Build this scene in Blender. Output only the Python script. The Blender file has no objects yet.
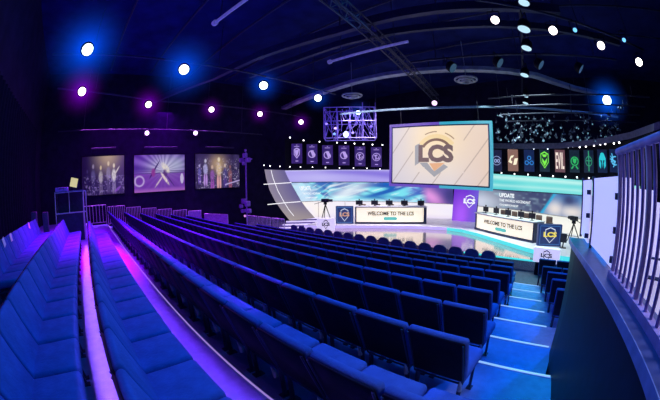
import bpy, bmesh, math, random
from mathutils import Vector, Matrix
random.seed(7)
C = bpy.context.scene.collection
R = math.radians
ZC = 3.05                      # eye height above the arena floor; shapes below are written relative to the eye

# ------------------------------------------------------------------ camera (full-frame fisheye)
YAW, PITCH, ROLL, FPX, CX, CY = R(44.3985), R(-5.9714), R(0.6649), 312.165, 330.0, 214.0
CM = Matrix.Rotation(YAW, 3, 'Z') @ Matrix.Rotation(PITCH, 3, 'X') @ Matrix.Rotation(ROLL, 3, 'Y')
cd = bpy.data.cameras.new('camera'); cam = bpy.data.objects.new('camera', cd); C.objects.link(cam)
cd.type = 'PANO'; cd.panorama_type = 'FISHEYE_EQUISOLID'
cd.sensor_fit = 'HORIZONTAL'; cd.sensor_width = 36; cd.sensor_height = 36 * 400 / 660
cd.fisheye_lens = FPX / 660 * 36; cd.fisheye_fov = R(220); cd.shift_y = (CY - 200) / 400
cd.clip_start = 0.05; cd.clip_end = 200
r_, f_, u_ = CM @ Vector((1, 0, 0)), CM @ Vector((0, 1, 0)), CM @ Vector((0, 0, 1))
cam.matrix_world = Matrix(((r_.x, u_.x, -f_.x, 0), (r_.y, u_.y, -f_.y, 0), (r_.z, u_.z, -f_.z, ZC), (0, 0, 0, 1)))
bpy.context.scene.camera = cam

def ray(px, py):               # viewing direction of a point of the picture
    x, y = px - CX, CY - py; r = math.hypot(x, y); th = 2 * math.asin(min(1, r / (2 * FPX)))
    s = math.sin(th) / r if r > 1e-6 else 1 / FPX
    return CM @ Vector((x * s, math.cos(th), y * s))
def onz(p, z): d = ray(*p); return d * (z / d.z)
def onx(p, x): d = ray(*p); return d * (x / d.x)
def ony(p, y): d = ray(*p); return d * (y / d.y)
def onr(p, r): d = ray(*p); return d * (r / math.hypot(d.x, d.y))
def ell(p, cx=-6.5, cy=12.0, a=10.2, b=7.6):     # far side of the oval that the stage wall follows
    d = ray(*p)
    A = (d.x / a) ** 2 + (d.y / b) ** 2; B = -2 * (d.x * cx / a ** 2 + d.y * cy / b ** 2); K = (cx / a) ** 2 + (cy / b) ** 2 - 1
    q = B * B - 4 * A * K
    t = (-B + math.sqrt(max(q, 0))) / (2 * A)
    return d * t

# ------------------------------------------------------------------ materials
MATS = {}
def mat(name, col, rough=.5, metal=0, emit=None, es=0, noise=.25, scale=8, bump=0, spec=.5, coat=0):
    if name in MATS: return MATS[name]
    m = bpy.data.materials.new(name); m.use_nodes = True; MATS[name] = m
    n, l = m.node_tree.nodes, m.node_tree.links; b = n['Principled BSDF']
    b.inputs['Roughness'].default_value = rough; b.inputs['Metallic'].default_value = metal
    b.inputs['Specular IOR Level'].default_value = spec; b.inputs['Coat Weight'].default_value = coat
    tc = n.new('ShaderNodeTexCoord'); no = n.new('ShaderNodeTexNoise'); no.inputs['Scale'].default_value = scale; no.inputs['Detail'].default_value = 3
    l.new(tc.outputs['Object'], no.inputs['Vector'])
    rp = n.new('ShaderNodeValToRGB'); l.new(no.outputs['Fac'], rp.inputs['Fac'])
    lo = [max(0, c * (1 - noise)) for c in col]; hi = [min(1, c * (1 + noise)) for c in col]
    rp.color_ramp.elements[0].color = (*lo, 1); rp.color_ramp.elements[1].color = (*hi, 1)
    rp.color_ramp.elements[0].position = .3; rp.color_ramp.elements[1].position = .7
    l.new(rp.outputs['Color'], b.inputs['Base Color'])
    if emit:
        b.inputs['Emission Color'].default_value = (*emit, 1); b.inputs['Emission Strength'].default_value = es
    if bump:
        bm_ = n.new('ShaderNodeBump'); bm_.inputs['Strength'].default_value = bump; bm_.inputs['Distance'].default_value = .02
        n2 = n.new('ShaderNodeTexNoise'); n2.inputs['Scale'].default_value = scale * 8; l.new(tc.outputs['Object'], n2.inputs['Vector'])
        l.new(n2.outputs['Fac'], bm_.inputs['Height']); l.new(bm_.outputs['Normal'], b.inputs['Normal'])
    return m
def colmat(name, strength=1.0, rough=.4):         # glowing surface
    if name in MATS: return MATS[name]
    m = bpy.data.materials.new(name); m.use_nodes = True; MATS[name] = m
    n, l = m.node_tree.nodes, m.node_tree.links; b = n['Principled BSDF']
    at = n.new('ShaderNodeAttribute'); at.attribute_name = 'Col'
    b.inputs['Base Color'].default_value = (.02, .02, .02, 1); b.inputs['Roughness'].default_value = rough
    l.new(at.outputs['Color'], b.inputs['Emission Color']); b.inputs['Emission Strength'].default_value = strength
    return m
def lin(r, g, b):                                 # 0..255 screen colour -> linear
    f = lambda c: (c / 255 / 12.92) if c <= 10.3 else ((c / 255 + .055) / 1.055) ** 2.4
    return (f(r), f(g), f(b))
def em(name, rgb, s=1.0): return mat(name, (.05, .05, .05), .5, emit=lin(*rgb), es=s)

FAB = mat('blue_seat_fabric', (.05, .115, .42), .9, noise=.2, scale=5, bump=.3, spec=.1)
SHELL = mat('black_seat_shell', (.004, .005, .020), .6, noise=.3, spec=.12)
SMET = mat('seat_steel', (.02, .035, .10), .45, .4)
BRK = mat('seat_bracket_grey', (.35, .38, .5), .35, .6)
CARPET = mat('tier_carpet', (.19, .27, .62), .95, noise=.10, scale=9, bump=.25, spec=.05)
FLOORM = mat('arena_floor', (.05, .055, .11), .6, noise=.3)
NOSE = em('nosing_strip_glow', (140, 185, 255), 1.0); NOSEV = em('nosing_strip_violet', (180, 150, 250), .65)
BLACK = mat('black_paint', (.005, .005, .013), .7, spec=.15)
WALLM = mat('dark_wall_paint', (.012, .009, .036), .9, noise=.3, scale=2, spec=.1)
CEILM = mat('dark_ceiling', (.008, .012, .085), .95, noise=.3, scale=1.2, spec=.05)
PIPE = mat('rig_pipe', (.022, .025, .06), .5, .3)
DUCT = mat('duct_metal', (.34, .37, .44), .6, .1, noise=.25, scale=3)
PURP = mat('purple_paint', (.20, .17, .40), .45, .1)
WHITE = mat('white_laminate', (.8, .8, .82), .4, noise=.05)
CAPM = mat('barrier_cap', (.03, .048, .15), .4, noise=.2)
GLOSSB = mat('barrier_gloss_black', (.004, .014, .03), .5, noise=.2, spec=.12)
NAVY = mat('navy_panel', (.012, .025, .09), .4)
CHROME = mat('barricade_steel', (.62, .55, .75), .5)
PAPER = mat('white_paper', (.8, .78, .85), .8, noise=.05)

# ------------------------------------------------------------------ mesh builder
class MB:
    def __init__(s): s.v = []; s.f = []; s.c = None
    def add(s, vs, fs):
        b = len(s.v); s.v += [Vector(v) for v in vs]; s.f += [tuple(i + b for i in f) for f in fs]; return s
    def box(s, c, d, rz=0, M=None):
        c = Vector(c); h = [x / 2 for x in d]
        vs = [Vector((x * h[0], y * h[1], z * h[2])) for x in (-1, 1) for y in (-1, 1) for z in (-1, 1)]
        if M is None: M = Matrix.Rotation(rz, 3, 'Z')
        return s.add([c + M @ v for v in vs], [(0, 1, 3, 2), (4, 6, 7, 5), (0, 4, 5, 1), (2, 3, 7, 6), (0, 2, 6, 4), (1, 5, 7, 3)])
    def tube(s, pts, r, n=8, cap=True):
        pts = [Vector(p) for p in pts]; rings = []
        for i, p in enumerate(pts):
            t = ((pts[i + 1] - p) if i < len(pts) - 1 else Vector()) + ((p - pts[i - 1]) if i else Vector())
            t.normalize(); a = t.cross(Vector((0, 0, 1)) if abs(t.z) < .95 else Vector((1, 0, 0))).normalized(); b = t.cross(a)
            rr = r[i] if isinstance(r, (list, tuple)) else r
            rings.append([p + (a * math.cos(2 * math.pi * k / n) + b * math.sin(2 * math.pi * k / n)) * rr for k in range(n)])
        vs = [v for q in rings for v in q]; fs = []
        for i in range(len(pts) - 1):
            for k in range(n): fs.append((i * n + k, i * n + (k + 1) % n, (i + 1) * n + (k + 1) % n, (i + 1) * n + k))
        if cap: fs += [tuple(range(n))[::-1], tuple((len(pts) - 1) * n + k for k in range(n))]
        return s.add(vs, fs)
    def prism(s, poly, z0, z1):                    # plan outline extruded upright
        n = len(poly); vs = [(p[0], p[1], z0) for p in poly] + [(p[0], p[1], z1) for p in poly]
        return s.add(vs, [tuple(range(n))[::-1], tuple(range(n, 2 * n))] + [(i, (i + 1) % n, n + (i + 1) % n, n + i) for i in range(n)])
    def slab(s, loop, off):                        # any planar loop thickened along off
        n = len(loop); off = Vector(off); vs = [Vector(p) for p in loop] + [Vector(p) + off for p in loop]
        return s.add(vs, [tuple(range(n)), tuple(range(n, 2 * n))[::-1]] + [(i, n + i, n + (i + 1) % n, (i + 1) % n) for i in range(n)])
    def grid(s, fn, nu, nv, col=None):
        vs = [fn(i / nu, j / nv) for j in range(nv + 1) for i in range(nu + 1)]
        if col: s.c = (s.c or []) + [col(i / nu, j / nv) for j in range(nv + 1) for i in range(nu + 1)]
        w = nu + 1
        return s.add(vs, [(j * w + i, j * w + i + 1, (j + 1) * w + i + 1, (j + 1) * w + i) for j in range(nv) for i in range(nu)])
    def ball(s, c, r, n=10, m=6):
        c = Vector(c); r = r if isinstance(r, (list, tuple)) else (r, r, r)
        vs = [c + Vector((r[0] * math.sin(math.pi * j / m) * math.cos(2 * math.pi * i / n), r[1] * math.sin(math.pi * j / m) * math.sin(2 * math.pi * i / n), r[2] * math.cos(math.pi * j / m))) for j in range(m + 1) for i in range(n)]
        return s.add(vs, [(j * n + i, (j + 1) * n + i, (j + 1) * n + (i + 1) % n, j * n + (i + 1) % n) for j in range(m) for i in range(n)])
    def rbox(s, c, d, bev, M=None, seg=3):          # cushion-like rounded box
        bm = bmesh.new(); bmesh.ops.create_cube(bm, size=1)
        for v in bm.verts: v.co = Vector((v.co.x * d[0], v.co.y * d[1], v.co.z * d[2]))
        bmesh.ops.bevel(bm, geom=bm.edges[:], offset=bev, segments=seg, affect='EDGES', profile=.5)
        bm.verts.ensure_lookup_table(); M = M or Matrix.Identity(3)
        s.add([Vector(c) + M @ v.co for v in bm.verts], [tuple(v.index for v in f.verts) for f in bm.faces]); bm.free(); return s

def root_loc(o):
    while o.parent: o = o.parent
    return o.location
def mesh(name, mb, m, parent=None, smooth=False, shift=True):
    me = bpy.data.meshes.new(name)
    off = Vector((0, 0, ZC)) if shift else Vector()
    if parent is not None and shift: off = off - root_loc(parent)
    me.from_pydata([v + off for v in mb.v], [], mb.f); me.validate(clean_customdata=False)
    if mb.c:
        a = me.color_attributes.new('Col', 'FLOAT_COLOR', 'POINT')
        a.data.foreach_set('color', [x for c in mb.c for x in (*c, 1)])
    bm = bmesh.new(); bm.from_mesh(me); bmesh.ops.recalc_face_normals(bm, faces=bm.faces); bm.to_mesh(me); bm.free()
    if smooth:
        me.polygons.foreach_set('use_smooth', [True] * len(me.polygons))
        me.set_sharp_from_angle(angle=R(48))
    me.materials.append(m)
    o = bpy.data.objects.new(name, me); C.objects.link(o)
    if parent is not None: o.parent = parent
    return o
def thing(name, label, cat, loc, group=None):       # loc is eye-relative
    o = bpy.data.objects.new(name, None); o.empty_display_size = .1; C.objects.link(o)
    o.location = Vector(loc) + Vector((0, 0, ZC)); o['label'] = label; o['category'] = cat
    if group: o['group'] = group
    return o
def tag(o, label, cat, group=None):
    o['label'] = label; o['category'] = cat
    if group: o['group'] = group
    return o
def struct(name, mb, m, parent=None, smooth=False):
    o = mesh(name, mb, m, parent, smooth)
    if parent is None: o['kind'] = 'structure'
    return o
def dup(root, loc, label, group=None, rz=0):
    r = root.copy(); C.objects.link(r); r.location = Vector(loc) + Vector((0, 0, ZC)); r.rotation_euler = (0, 0, rz); r['label'] = label
    if group: r['group'] = group
    for ch in list(root.children):
        c = ch.copy(); C.objects.link(c); c.parent = r
        for g in list(ch.children):
            d = g.copy(); C.objects.link(d); d.parent = c
    return r
ORD = 'first second third fourth fifth sixth seventh eighth ninth tenth eleventh twelfth thirteenth fourteenth fifteenth sixteenth seventeenth eighteenth nineteenth twentieth'.split()
ORD += ['twenty-' + x for x in ORD[:9]] + ['thirtieth'] + ['thirty-' + x for x in ORD[:9]]

# lettering: outlines of the built-in font, boxed to 0..1 wide and 0..1 tall
TXT = {}
def letters(s, bold=.02):
    k = (s, bold)
    if k not in TXT:
        cu = bpy.data.curves.new('t', 'FONT'); cu.body = s; cu.offset = bold; cu.resolution_u = 3; cu.fill_mode = 'FRONT'
        o = bpy.data.objects.new('t', cu); C.objects.link(o)
        dg = bpy.context.evaluated_depsgraph_get(); dg.update(); me = bpy.data.meshes.new_from_object(o.evaluated_get(dg))
        vs = [tuple(v.co[:2]) for v in me.vertices]; fs = [tuple(p.vertices) for p in me.polygons]
        bpy.data.objects.remove(o); bpy.data.curves.remove(cu); bpy.data.meshes.remove(me)
        x0, x1 = min(v[0] for v in vs), max(v[0] for v in vs); y0, y1 = min(v[1] for v in vs), max(v[1] for v in vs)
        TXT[k] = ([((v[0] - x0) / (x1 - x0), (v[1] - y0) / (y1 - y0)) for v in vs], fs)
    return TXT[k]
def put_text(mb, fn, s, u0, v0, u1, v1, bold=.02):  # fn(u, v) -> point on a face; v grows upward
    vs, fs = letters(s, bold)
    mb.add([fn(u0 + (u1 - u0) * a, v0 + (v1 - v0) * b) for a, b in vs], fs)
def put_poly(mb, fn, pts): mb.add([fn(*p) for p in pts], [tuple(range(len(pts)))])
def put_ring(mb, fn, cx, cy, rx, ry, w, n=24, a0=0, a1=360):
    k = n; vs = []
    for i in range(k + 1):
        a = R(a0 + (a1 - a0) * i / k)
        vs += [fn(cx + rx * math.cos(a), cy + ry * math.sin(a)), fn(cx + rx * (1 - w) * math.cos(a), cy + ry * (1 - w) * math.sin(a))]
    mb.add(vs, [(2 * i, 2 * i + 2, 2 * i + 3, 2 * i + 1) for i in range(k)])
def put_disc(mb, fn, cx, cy, rx, ry, n=20): put_poly(mb, fn, [(cx + rx * math.cos(2 * math.pi * i / n), cy + ry * math.sin(2 * math.pi * i / n)) for i in range(n)])
def put_bar(mb, fn, x0, y0, x1, y1, w, asp=1.0):     # stroke from one point to another
    dx, dy = x1 - x0, (y1 - y0) * asp; L = math.hypot(dx, dy); nx, ny = -dy / L * w / 2, dx / L * w / 2 / asp
    put_poly(mb, fn, [(x0 + nx, y0 + ny), (x1 + nx, y1 + ny), (x1 - nx, y1 - ny), (x0 - nx, y0 - ny)])
SHIELD = [(.12, .86), (.5, 1.0), (.88, .86), (.88, .36), (.5, .0), (.12, .36)]
def put_shield(mb, fn, x0, y0, x1, y1, w=.09):
    S = [(x0 + (x1 - x0) * a, y0 + (y1 - y0) * b) for a, b in SHIELD]; c = ((x0 + x1) / 2, (y0 + y1) / 2)
    I = [(c[0] + (p[0] - c[0]) * (1 - 2 * w), c[1] + (p[1] - c[1]) * (1 - 2 * w)) for p in S]; n = len(S)
    mb.add([fn(*p) for p in S + I], [(i, (i + 1) % n, n + (i + 1) % n, n + i) for i in range(n)])
def plane_fn(tl, tr, bl, br, off=0.0):
    n = (tr - tl).cross(bl - tl).normalized()
    if n.dot(tl) > 0: n = -n                        # towards the audience
    return lambda u, v: (tl * (1 - u) * v + tr * u * v + bl * (1 - u) * (1 - v) + br * u * (1 - v)) + n * off

# ------------------------------------------------------------------ tiers
H, TOP, HC = .1355, -.9395, .925
def ytop(k): return .156 + k if k >= 1 else {0: 0.0, -1: -1.0, -2: -2.05}[k]
def ztop(k): return TOP - H * k
def zfl(k): return ztop(k) - HC
def nose(k): return {-2: -1.85, -1: -.8, 0: .2, 1: 1.17}.get(k, .156 + k + .2)
def xr(y): return .30 + (2.9 - y) * (.15 if y < 4.2 else .13)           # barrier line / right side of the stairs
GZ = -3.05
XL0 = -18.7
fl = MB().box((-5.5, 8.0, GZ - .05), (34, 30, .1)); struct('floor', fl, FLOORM)
for k in range(-2, 9):
    y0 = nose(k) if k > -2 else -3.2; y1 = nose(k + 1) if k < 8 else nose(8) + 1.0
    xe = 3.6 if y0 > 4.0 else xr((y0 + y1) / 2)
    m = MB().box(((XL0 + xe) / 2, (y0 + y1) / 2, (zfl(k) + GZ) / 2), (xe - XL0, y1 - y0, zfl(k) - GZ)); struct('floor', m, CARPET)
for k in range(1, 10):                              # glowing step edges
    y = nose(k); z = zfl(k - 1)
    xa_ = {1: -17.8, 2: -.6, 3: -.87, 4: -.96, 5: -1.16, 6: -1.3, 7: -1.4, 8: -1.37, 9: -1.5}[k]; xb = xr(y) - .01 if k < 7 else xr(y) - .05
    if k == 1: xb = -.2
    wn = .017 if k == 1 else .032
    m = MB().box(((xa_ + xb) / 2, y - wn / 2, z + .006), (xb - xa_, wn, .012))
    o = tag(mesh('step_nosing', m, NOSEV if k == 1 else NOSE), 'thin white lit strip on the edge of the ' + ('long tier under the cushioned seats' if k == 1 else ORD[k - 2] + ' aisle step from the camera'), 'step edge', 'lit step edge strips')

# room shell
struct('wall_left', MB().box((-19.1, 6, 1.95), (.2, 26, 10.1)), WALLM)
struct('wall_back', MB().box((-5, -3.3, 1.95), (28, .2, 10.1)), WALLM)
struct('wall_right', MB().box((9.1, 8, 1.95), (.2, 24, 10.1)), WALLM)
struct('wall_front', MB().box((-5.5, 20.9, 1.95), (30, .2, 10.1)), WALLM)
struct('ceiling', MB().box((-5.2, 8.6, 7.1), (29, 25, .2)), CEILM)

# ------------------------------------------------------------------ theatre seats
def make_seat():
    t = thing('theatre_seat', '', 'theatre seat', (0, 0, 0))
    P = lambda *a, **k: mesh(*a, shift=False, **k)
    tilt = R(22); MT = Matrix.Rotation(tilt, 3, 'X')
    sc = MB().rbox((0, .235, .425), (.572, .53, .12), .045, Matrix.Rotation(R(3), 3, 'X'))
    P('seat_cushion', sc, FAB, parent=t, smooth=True)
    bk = MB().rbox((0, -.075, .655), (.572, .075, .56), .03, MT)
    b = P('backrest', bk, FAB, parent=t, smooth=True)
    sh = MB().rbox((0, -.121, .640), (.545, .022, .555), .009, MT, 1)
    P('back_shell', sh, SHELL, parent=b, smooth=True)
    fr = MB()
    for s in (-1, 1):
        fr.tube([(s * .262, -.005, .34), (s * .262, -.115, .60), (s * .262, -.232, .88)], .010, 6)
    fr.tube([(-.262, -.005, .34), (.262, -.005, .34)], .010, 6)
    P('back_frame', fr, SMET, parent=b, smooth=True)
    for s in (-1, 1):
        lg = MB().tube([(s * .235, .04, .012), (s * .235, .03, .20), (s * .235, .02, .36)], .024, 8)
        lg.tube([(s * .235, .03, .30), (s * .235, .40, .34)], .018, 6).tube([(s * .235, .38, .34), (s * .235, .42, .012)], .017, 6)
        lg.box((s * .235, .05, .007), (.075, .12, .014)).box((s * .235, .42, .007), (.06, .08, .014))
        P('leg', lg, SMET, parent=t, smooth=True)
    br = MB().tube([(.262, -.055, .30), (.262, -.075, .37), (.262, -.10, .43)], [.026, .020, .006], 8)
    P('bracket', br, BRK, parent=t, smooth=True)
    return t
seat0 = make_seat(); used = [False]
PITCH_X = .59
def put_seat(x, k, label, group, y=None, z=None):
    loc = (x, (ytop(k) + (.2 if k > 0 else .16)) if y is None else y, zfl(k) if z is None else z)
    if not used[0]:
        used[0] = True; seat0.location = Vector(loc) + Vector((0, 0, ZC)); seat0['label'] = label; seat0['group'] = group; return seat0
    return dup(seat0, loc, label, group)
rows = {-2: (-4.73, 10, 'rearmost row with white tags'), -1: (-.45, 18, 'row behind the purple strip'),
        0: (-.45, 18, 'row before the long white line')}
for k in range(1, 9):
    rows[k] = ({1: -.17, 2: -.61, 3: -.73, 4: -.93, 5: -1.04, 6: -1.05, 7: -1.17, 8: -1.32}[k], {1: 29, 2: 29, 3: 29, 4: 29, 5: 29, 6: 29, 7: 21, 8: 20}[k], ORD[k - 1] + ' row below the white line')
for k, (x0, n, desc) in rows.items():
    for i in range(n):
        put_seat(x0 - (i + .5) * PITCH_X, k, 'blue fabric theatre seat, ' + ORD[i] + (' from the aisle, ' if k > 0 else ' from the near end, ') + desc, 'theatre seats left of the aisle')
for k in range(5, 9):
    for i in range(2):
        put_seat({5: .0, 6: -.14, 7: -.3, 8: -.5}[k] + (i + .5) * PITCH_X, k, 'dark theatre seat right of the aisle stairs, ' + ORD[i] + ' from them, ' + ORD[k - 5] + ' row by barrier end', 'theatre seats right of the aisle')
# white tags hanging on the rearmost seats
for i, xx in enumerate((-9.1, -6.75, -6.1)):
    m = MB().box((xx, ytop(-2) + .065, ztop(-2) - .06), (.17, .004, .16), M=Matrix.Rotation(R(12), 3, 'X') @ Matrix.Rotation(R(14 * (i - 1)), 3, 'Y'))
    tag(mesh('paper_tag', m, PAPER), 'small white paper tag on a rearmost seat back, ' + ORD[2 - i] + ' from the left frame edge', 'tag', 'paper tags on the rearmost seats')

# loose chairs before the stage: rounded backs
def make_chair():
    t = thing('stacking_chair', '', 'chair', (0, 0, 0)); P = lambda *a, **k: mesh(*a, shift=False, **k)
    bk = MB(); prof = [(-.25, .40), (-.25, .72), (-.22, .80), (-.14, .865), (0, .885), (.14, .865), (.22, .80), (.25, .72), (.25, .40)]
    bk.slab([(x, .02 - (z - .4) * .2, z) for x, z in prof], (0, .05, .01)); P('backrest', bk, FAB2, parent=t)
    P('seat', MB().rbox((0, .27, .43), (.5, .46, .08), .03), FAB2, parent=t, smooth=True)
    for sx in (-1, 1):
        for y0, y1 in ((.08, .0), (.45, .48)):
            P('leg', MB().tube([(sx * .22, y0, .40), (sx * .23, y1, .006)], .014, 6), SMET, parent=t, smooth=True)
    return t
FAB2 = mat('navy_chair_fabric', (.025, .035, .16), .85, noise=.3, bump=.3)
ch0 = make_chair()
for i in range(17):
    x = -12.2 + i * .605; loc = (x, 9.88, GZ)
    lb = 'navy rounded-back chair before the stage, ' + ORD[i] + ' from the left'
    if i == 0: ch0.location = Vector(loc) + Vector((0, 0, ZC)); ch0['label'] = lb; ch0['group'] = 'loose chairs before the stage'
    else: dup(ch0, loc, lb, 'loose chairs before the stage')

for i in range(2):
    put_seat(-.72 + (i + .5) * PITCH_X, 9, 'dark theatre seat right of the aisle stairs, ' + ORD[i] + ' from them, row nearest the stage', 'theatre seats right of the aisle', 9.62, GZ)

# ------------------------------------------------------------------ aisle barrier and railing
def wall_poly(y0, y1, x_off, w):
    ys = [y0 + (y1 - y0) * i / 12 for i in range(13)]
    return [(xr(y) + x_off, y) for y in ys] + [(xr(y) + x_off + w, y) for y in ys[::-1]]
bw = struct('wall_aisle', MB().prism(wall_poly(-1.2, 4.2, .0, .16), GZ, -.70), GLOSSB)
struct('cap', MB().prism(wall_poly(-1.2, 4.22, -.035, .30), -.70, -.64), CAPM, bw)
struct('cap_edge', MB().prism(wall_poly(-1.2, 4.22, -.042, .006), -.70, -.634), mat('cap_edge_light', (.14, .2, .4), .4), bw)
rl = thing('guard_railing', 'purple metal guard railing with close upright bars on the aisle barrier', 'railing', (xr(1.5) + .1, 1.5, -.64))
def xq(y): return xr(y) + .10
ys = [2.43 - .1 * i for i in range(26)]
mesh('top_rail', MB().tube([(xq(y), y, .27) for y in (2.47, 1.8, 1.2, .6, 0, -.1)], .027, 10), PURP, rl, True)
mesh('bottom_rail', MB().prism([(xq(y) - .03, y) for y in (2.46, 1.2, 0, -.1)] + [(xq(y) + .03, y) for y in (-.1, 0, 1.2, 2.46)], -.64, -.585), PURP, rl)
for i, y in enumerate(ys):
    if i % 6 == 0:
        mesh('post', MB().box((xq(y), y, -.19), (.032, .032, .88)), PURP, rl)
    else:
        mesh('bar', MB().tube([(xq(y), y, -.60), (xq(y), y, .26)], .0135, 8), PURP, rl, True)
# white screens clipped along the barrier, each with a dark clamp post
for i, (y0, y1, tz) in enumerate(((4.4, 3.66, .085), (3.60, 2.52, .10))):
    a, b = Vector((xr(y0) + .16, y0, 0)), Vector((xr(y1) + .13, y1, 0))
    t = thing('screen_panel', ('narrow white screen panel at the far end of the barrier cap', 'wide white screen panel beside the first railing post')[i], 'panel', (a + b) / 2 + Vector((0, 0, -.64)), 'white screens on the barrier')
    d = (b - a); nrm = Vector((-d.y, d.x, 0)).normalized() * .02
    mesh('board', MB().slab([a + Vector((0, 0, -.60)), b + Vector((0, 0, -.60)), b + Vector((0, 0, tz)), a + Vector((0, 0, tz))], nrm), mat('white_screen_board', (.78, .76, .92), .6, emit=lin(190, 185, 235), es=.75, noise=.04), t)  # boards' brightness put in as a glow of the white
    for e in (a,) if i else (a, ):
        mesh('clamp_post', MB().box(e + Vector((0, .0, -.26)), (.035, .03, .76)), NAVY, t)
    for z in (-.05, -.3, -.52):
        mesh('clip', MB().box(b + Vector((-.02, 0, z)), (.05, .035, .05)), NAVY, t)
# the space beyond the railing
struct('floor_side', MB().box((5.0, .2, -2.25), (7.6, 7.2, 1.6)), mat('side_floor', (.52, .46, .52), .6, noise=.15, scale=3))
wp = thing('partition', 'tall stepped white partition standing beyond the railing', 'partition', (1.4, 2.9, -1.45))
pa = [(.53, 3.02), (.74, 2.98), (.95, 2.92), (1.12, 2.86), (3.0, 2.1)]
for i, tz in enumerate((.11, .02, -.08, -.19)):
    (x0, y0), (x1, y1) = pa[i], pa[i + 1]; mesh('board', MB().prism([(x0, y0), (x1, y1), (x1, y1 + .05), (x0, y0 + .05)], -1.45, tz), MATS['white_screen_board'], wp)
for z, r in ((-.55, .012), (-.72, .018)): mesh('rail', MB().tube([(.95, 2.90, z), (2.98, 2.08, z)], r, 6), NAVY, wp)
mesh('foot', MB().box((1.4, 2.74, -1.43), (.08, .5, .04)), NAVY, wp); mesh('foot', MB().box((2.7, 2.2, -1.43), (.08, .5, .04)), NAVY, wp)
pts = [(1.25 + .42 * math.cos(a / 14 * 6.283) * (1 + .1 * math.sin(a)), 1.55 + .45 * math.sin(a / 14 * 6.283), -1.435 + .012 * (a > 14)) for a in range(26)] + [(2.3, 1.9, -1.435), (3.3, 1.5, -1.435)]
tag(mesh('cable', MB().tube(pts, .014, 6), BLACK, None, True), 'black cable coiled on the pale floor beyond the railing', 'cable')

# ------------------------------------------------------------------ stage
def band(mb, top, bot, fn, nu, nv, col=None):       # curved strip between two outlines of the wall
    def interp(L, u):
        s = u * (len(L) - 1); i = min(int(s), len(L) - 2); f = s - i
        return (L[i][0] + (L[i + 1][0] - L[i][0]) * f, L[i][1] + (L[i + 1][1] - L[i][1]) * f)
    def g(u, v):
        a, b = interp(bot, u), interp(top, u)
        return fn((a[0] + (b[0] - a[0]) * v, a[1] + (b[1] - a[1]) * v))
    mb.grid(g, nu, nv, col); return g
def mix(a, b, t): t = max(0, min(1, t)); return tuple(x + (y - x) * t for x, y in zip(a, b))
def gau(x, y, cx, cy, sx, sy): return math.exp(-((x - cx) / sx) ** 2 - ((y - cy) / sy) ** 2)
def hsh(i, j): return (math.sin(i * 127.1 + j * 311.7) * 43758.5453) % 1
def vn(x, y):
    i, j = math.floor(x), math.floor(y); fx, fy = x - i, y - j; fx, fy = fx * fx * (3 - 2 * fx), fy * fy * (3 - 2 * fy)
    return (hsh(i, j) * (1 - fx) + hsh(i + 1, j) * fx) * (1 - fy) + (hsh(i, j + 1) * (1 - fx) + hsh(i + 1, j + 1) * fx) * fy
ez = lambda zz, p: None
def wallpt(dr):                                     # point of the oval, dr metres nearer than the wall
    def f(p):
        q = ell(p); h = math.hypot(q.x, q.y); return q * ((h - dr) / h)
    return f
DECK, PLAT = -2.62, -2.45
# deck and raised rim
E_ = [(-6.5 + 10.1 * math.cos(R(a)), 12 + 7.5 * math.sin(R(a))) for a in range(-4, 152, 6)]
struct('stage_deck', MB().prism([(-13.3, 11.25), (3.3, 11.25)] + E_, GZ, DECK), mat('gloss_stage_floor', (.62, .50, .50), .12, .75, noise=.04, scale=2))
rim = [(-13.3, 11.5), (-12.6, 11.75), (-11.9, 12.45), (-10.2, 13.8), (-8.6, 14.85), (-7.6, 15.3), (-6.5, 15.62), (-5.5, 15.45), (-4.5, 14.8), (-3.0, 13.6), (-1.6, 12.5), (-.6, 11.85), (.1, 11.6), (3.2, 11.6)]
struct('stage_platform', MB().prism(rim + [(p[0] * .995 - .03, p[1] - .02) for p in E_], DECK, PLAT), mat('platform_floor', (.75, .73, .8), .35, noise=.05))
struct('trim_1', MB().add([(p[0], p[1] - .012, DECK + .01) for p in rim[6:]] + [(p[0], p[1] - .012, PLAT + .005) for p in rim[6:]], [(i, i + 1, i + 9, i + 8) for i in range(7)]), em('cyan_rim_glow', (70, 225, 235), 1.0))
struct('trim_2', MB().add([(p[0], p[1] - .012, DECK + .01) for p in rim[:7]] + [(p[0], p[1] - .012, PLAT + .005) for p in rim[:7]], [(i, i + 1, i + 8, i + 7) for i in range(6)]), em('lavender_rim_glow', (190, 170, 250), 1.0))
struct('trim_3', MB().box((-1.6, 11.235, DECK - .03), (4.6, .03, .06)), MATS['cyan_rim_glow'])
# stairs at the left end of the stage
f0, r0 = Vector((-.766, .643, 0)), Vector((.643, .766, 0))
st = thing('stage_stairs', 'four white steps leading up to the left end of the stage', 'stairs', f0 * 20 + Vector((0, 0, GZ)))
for i in range(4):
    z1 = GZ + .15 * (i + 1); lx, rx = -1.35 + .22 * i, 1.15; c = f0 * (19.75 + .36 * i) + r0 * (lx + rx) / 2
    mesh('step', MB().box((c.x, c.y, (GZ + z1) / 2 + .055), (rx - lx, .34, z1 - GZ - .11), M=Matrix((r0, f0, (0, 0, 1))).transposed()), mat('step_riser', (.12, .09, .3), .6), st)
    mesh('tread', MB().box((c.x, c.y, z1), (rx - lx + .02, .36, .06), M=Matrix((r0, f0, (0, 0, 1))).transposed()), mat('white_step', (.72, .68, .85), .5, emit=lin(215, 205, 245), es=.7, noise=.05), st)  # treads glow: the light on their tops is put into the white

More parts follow.
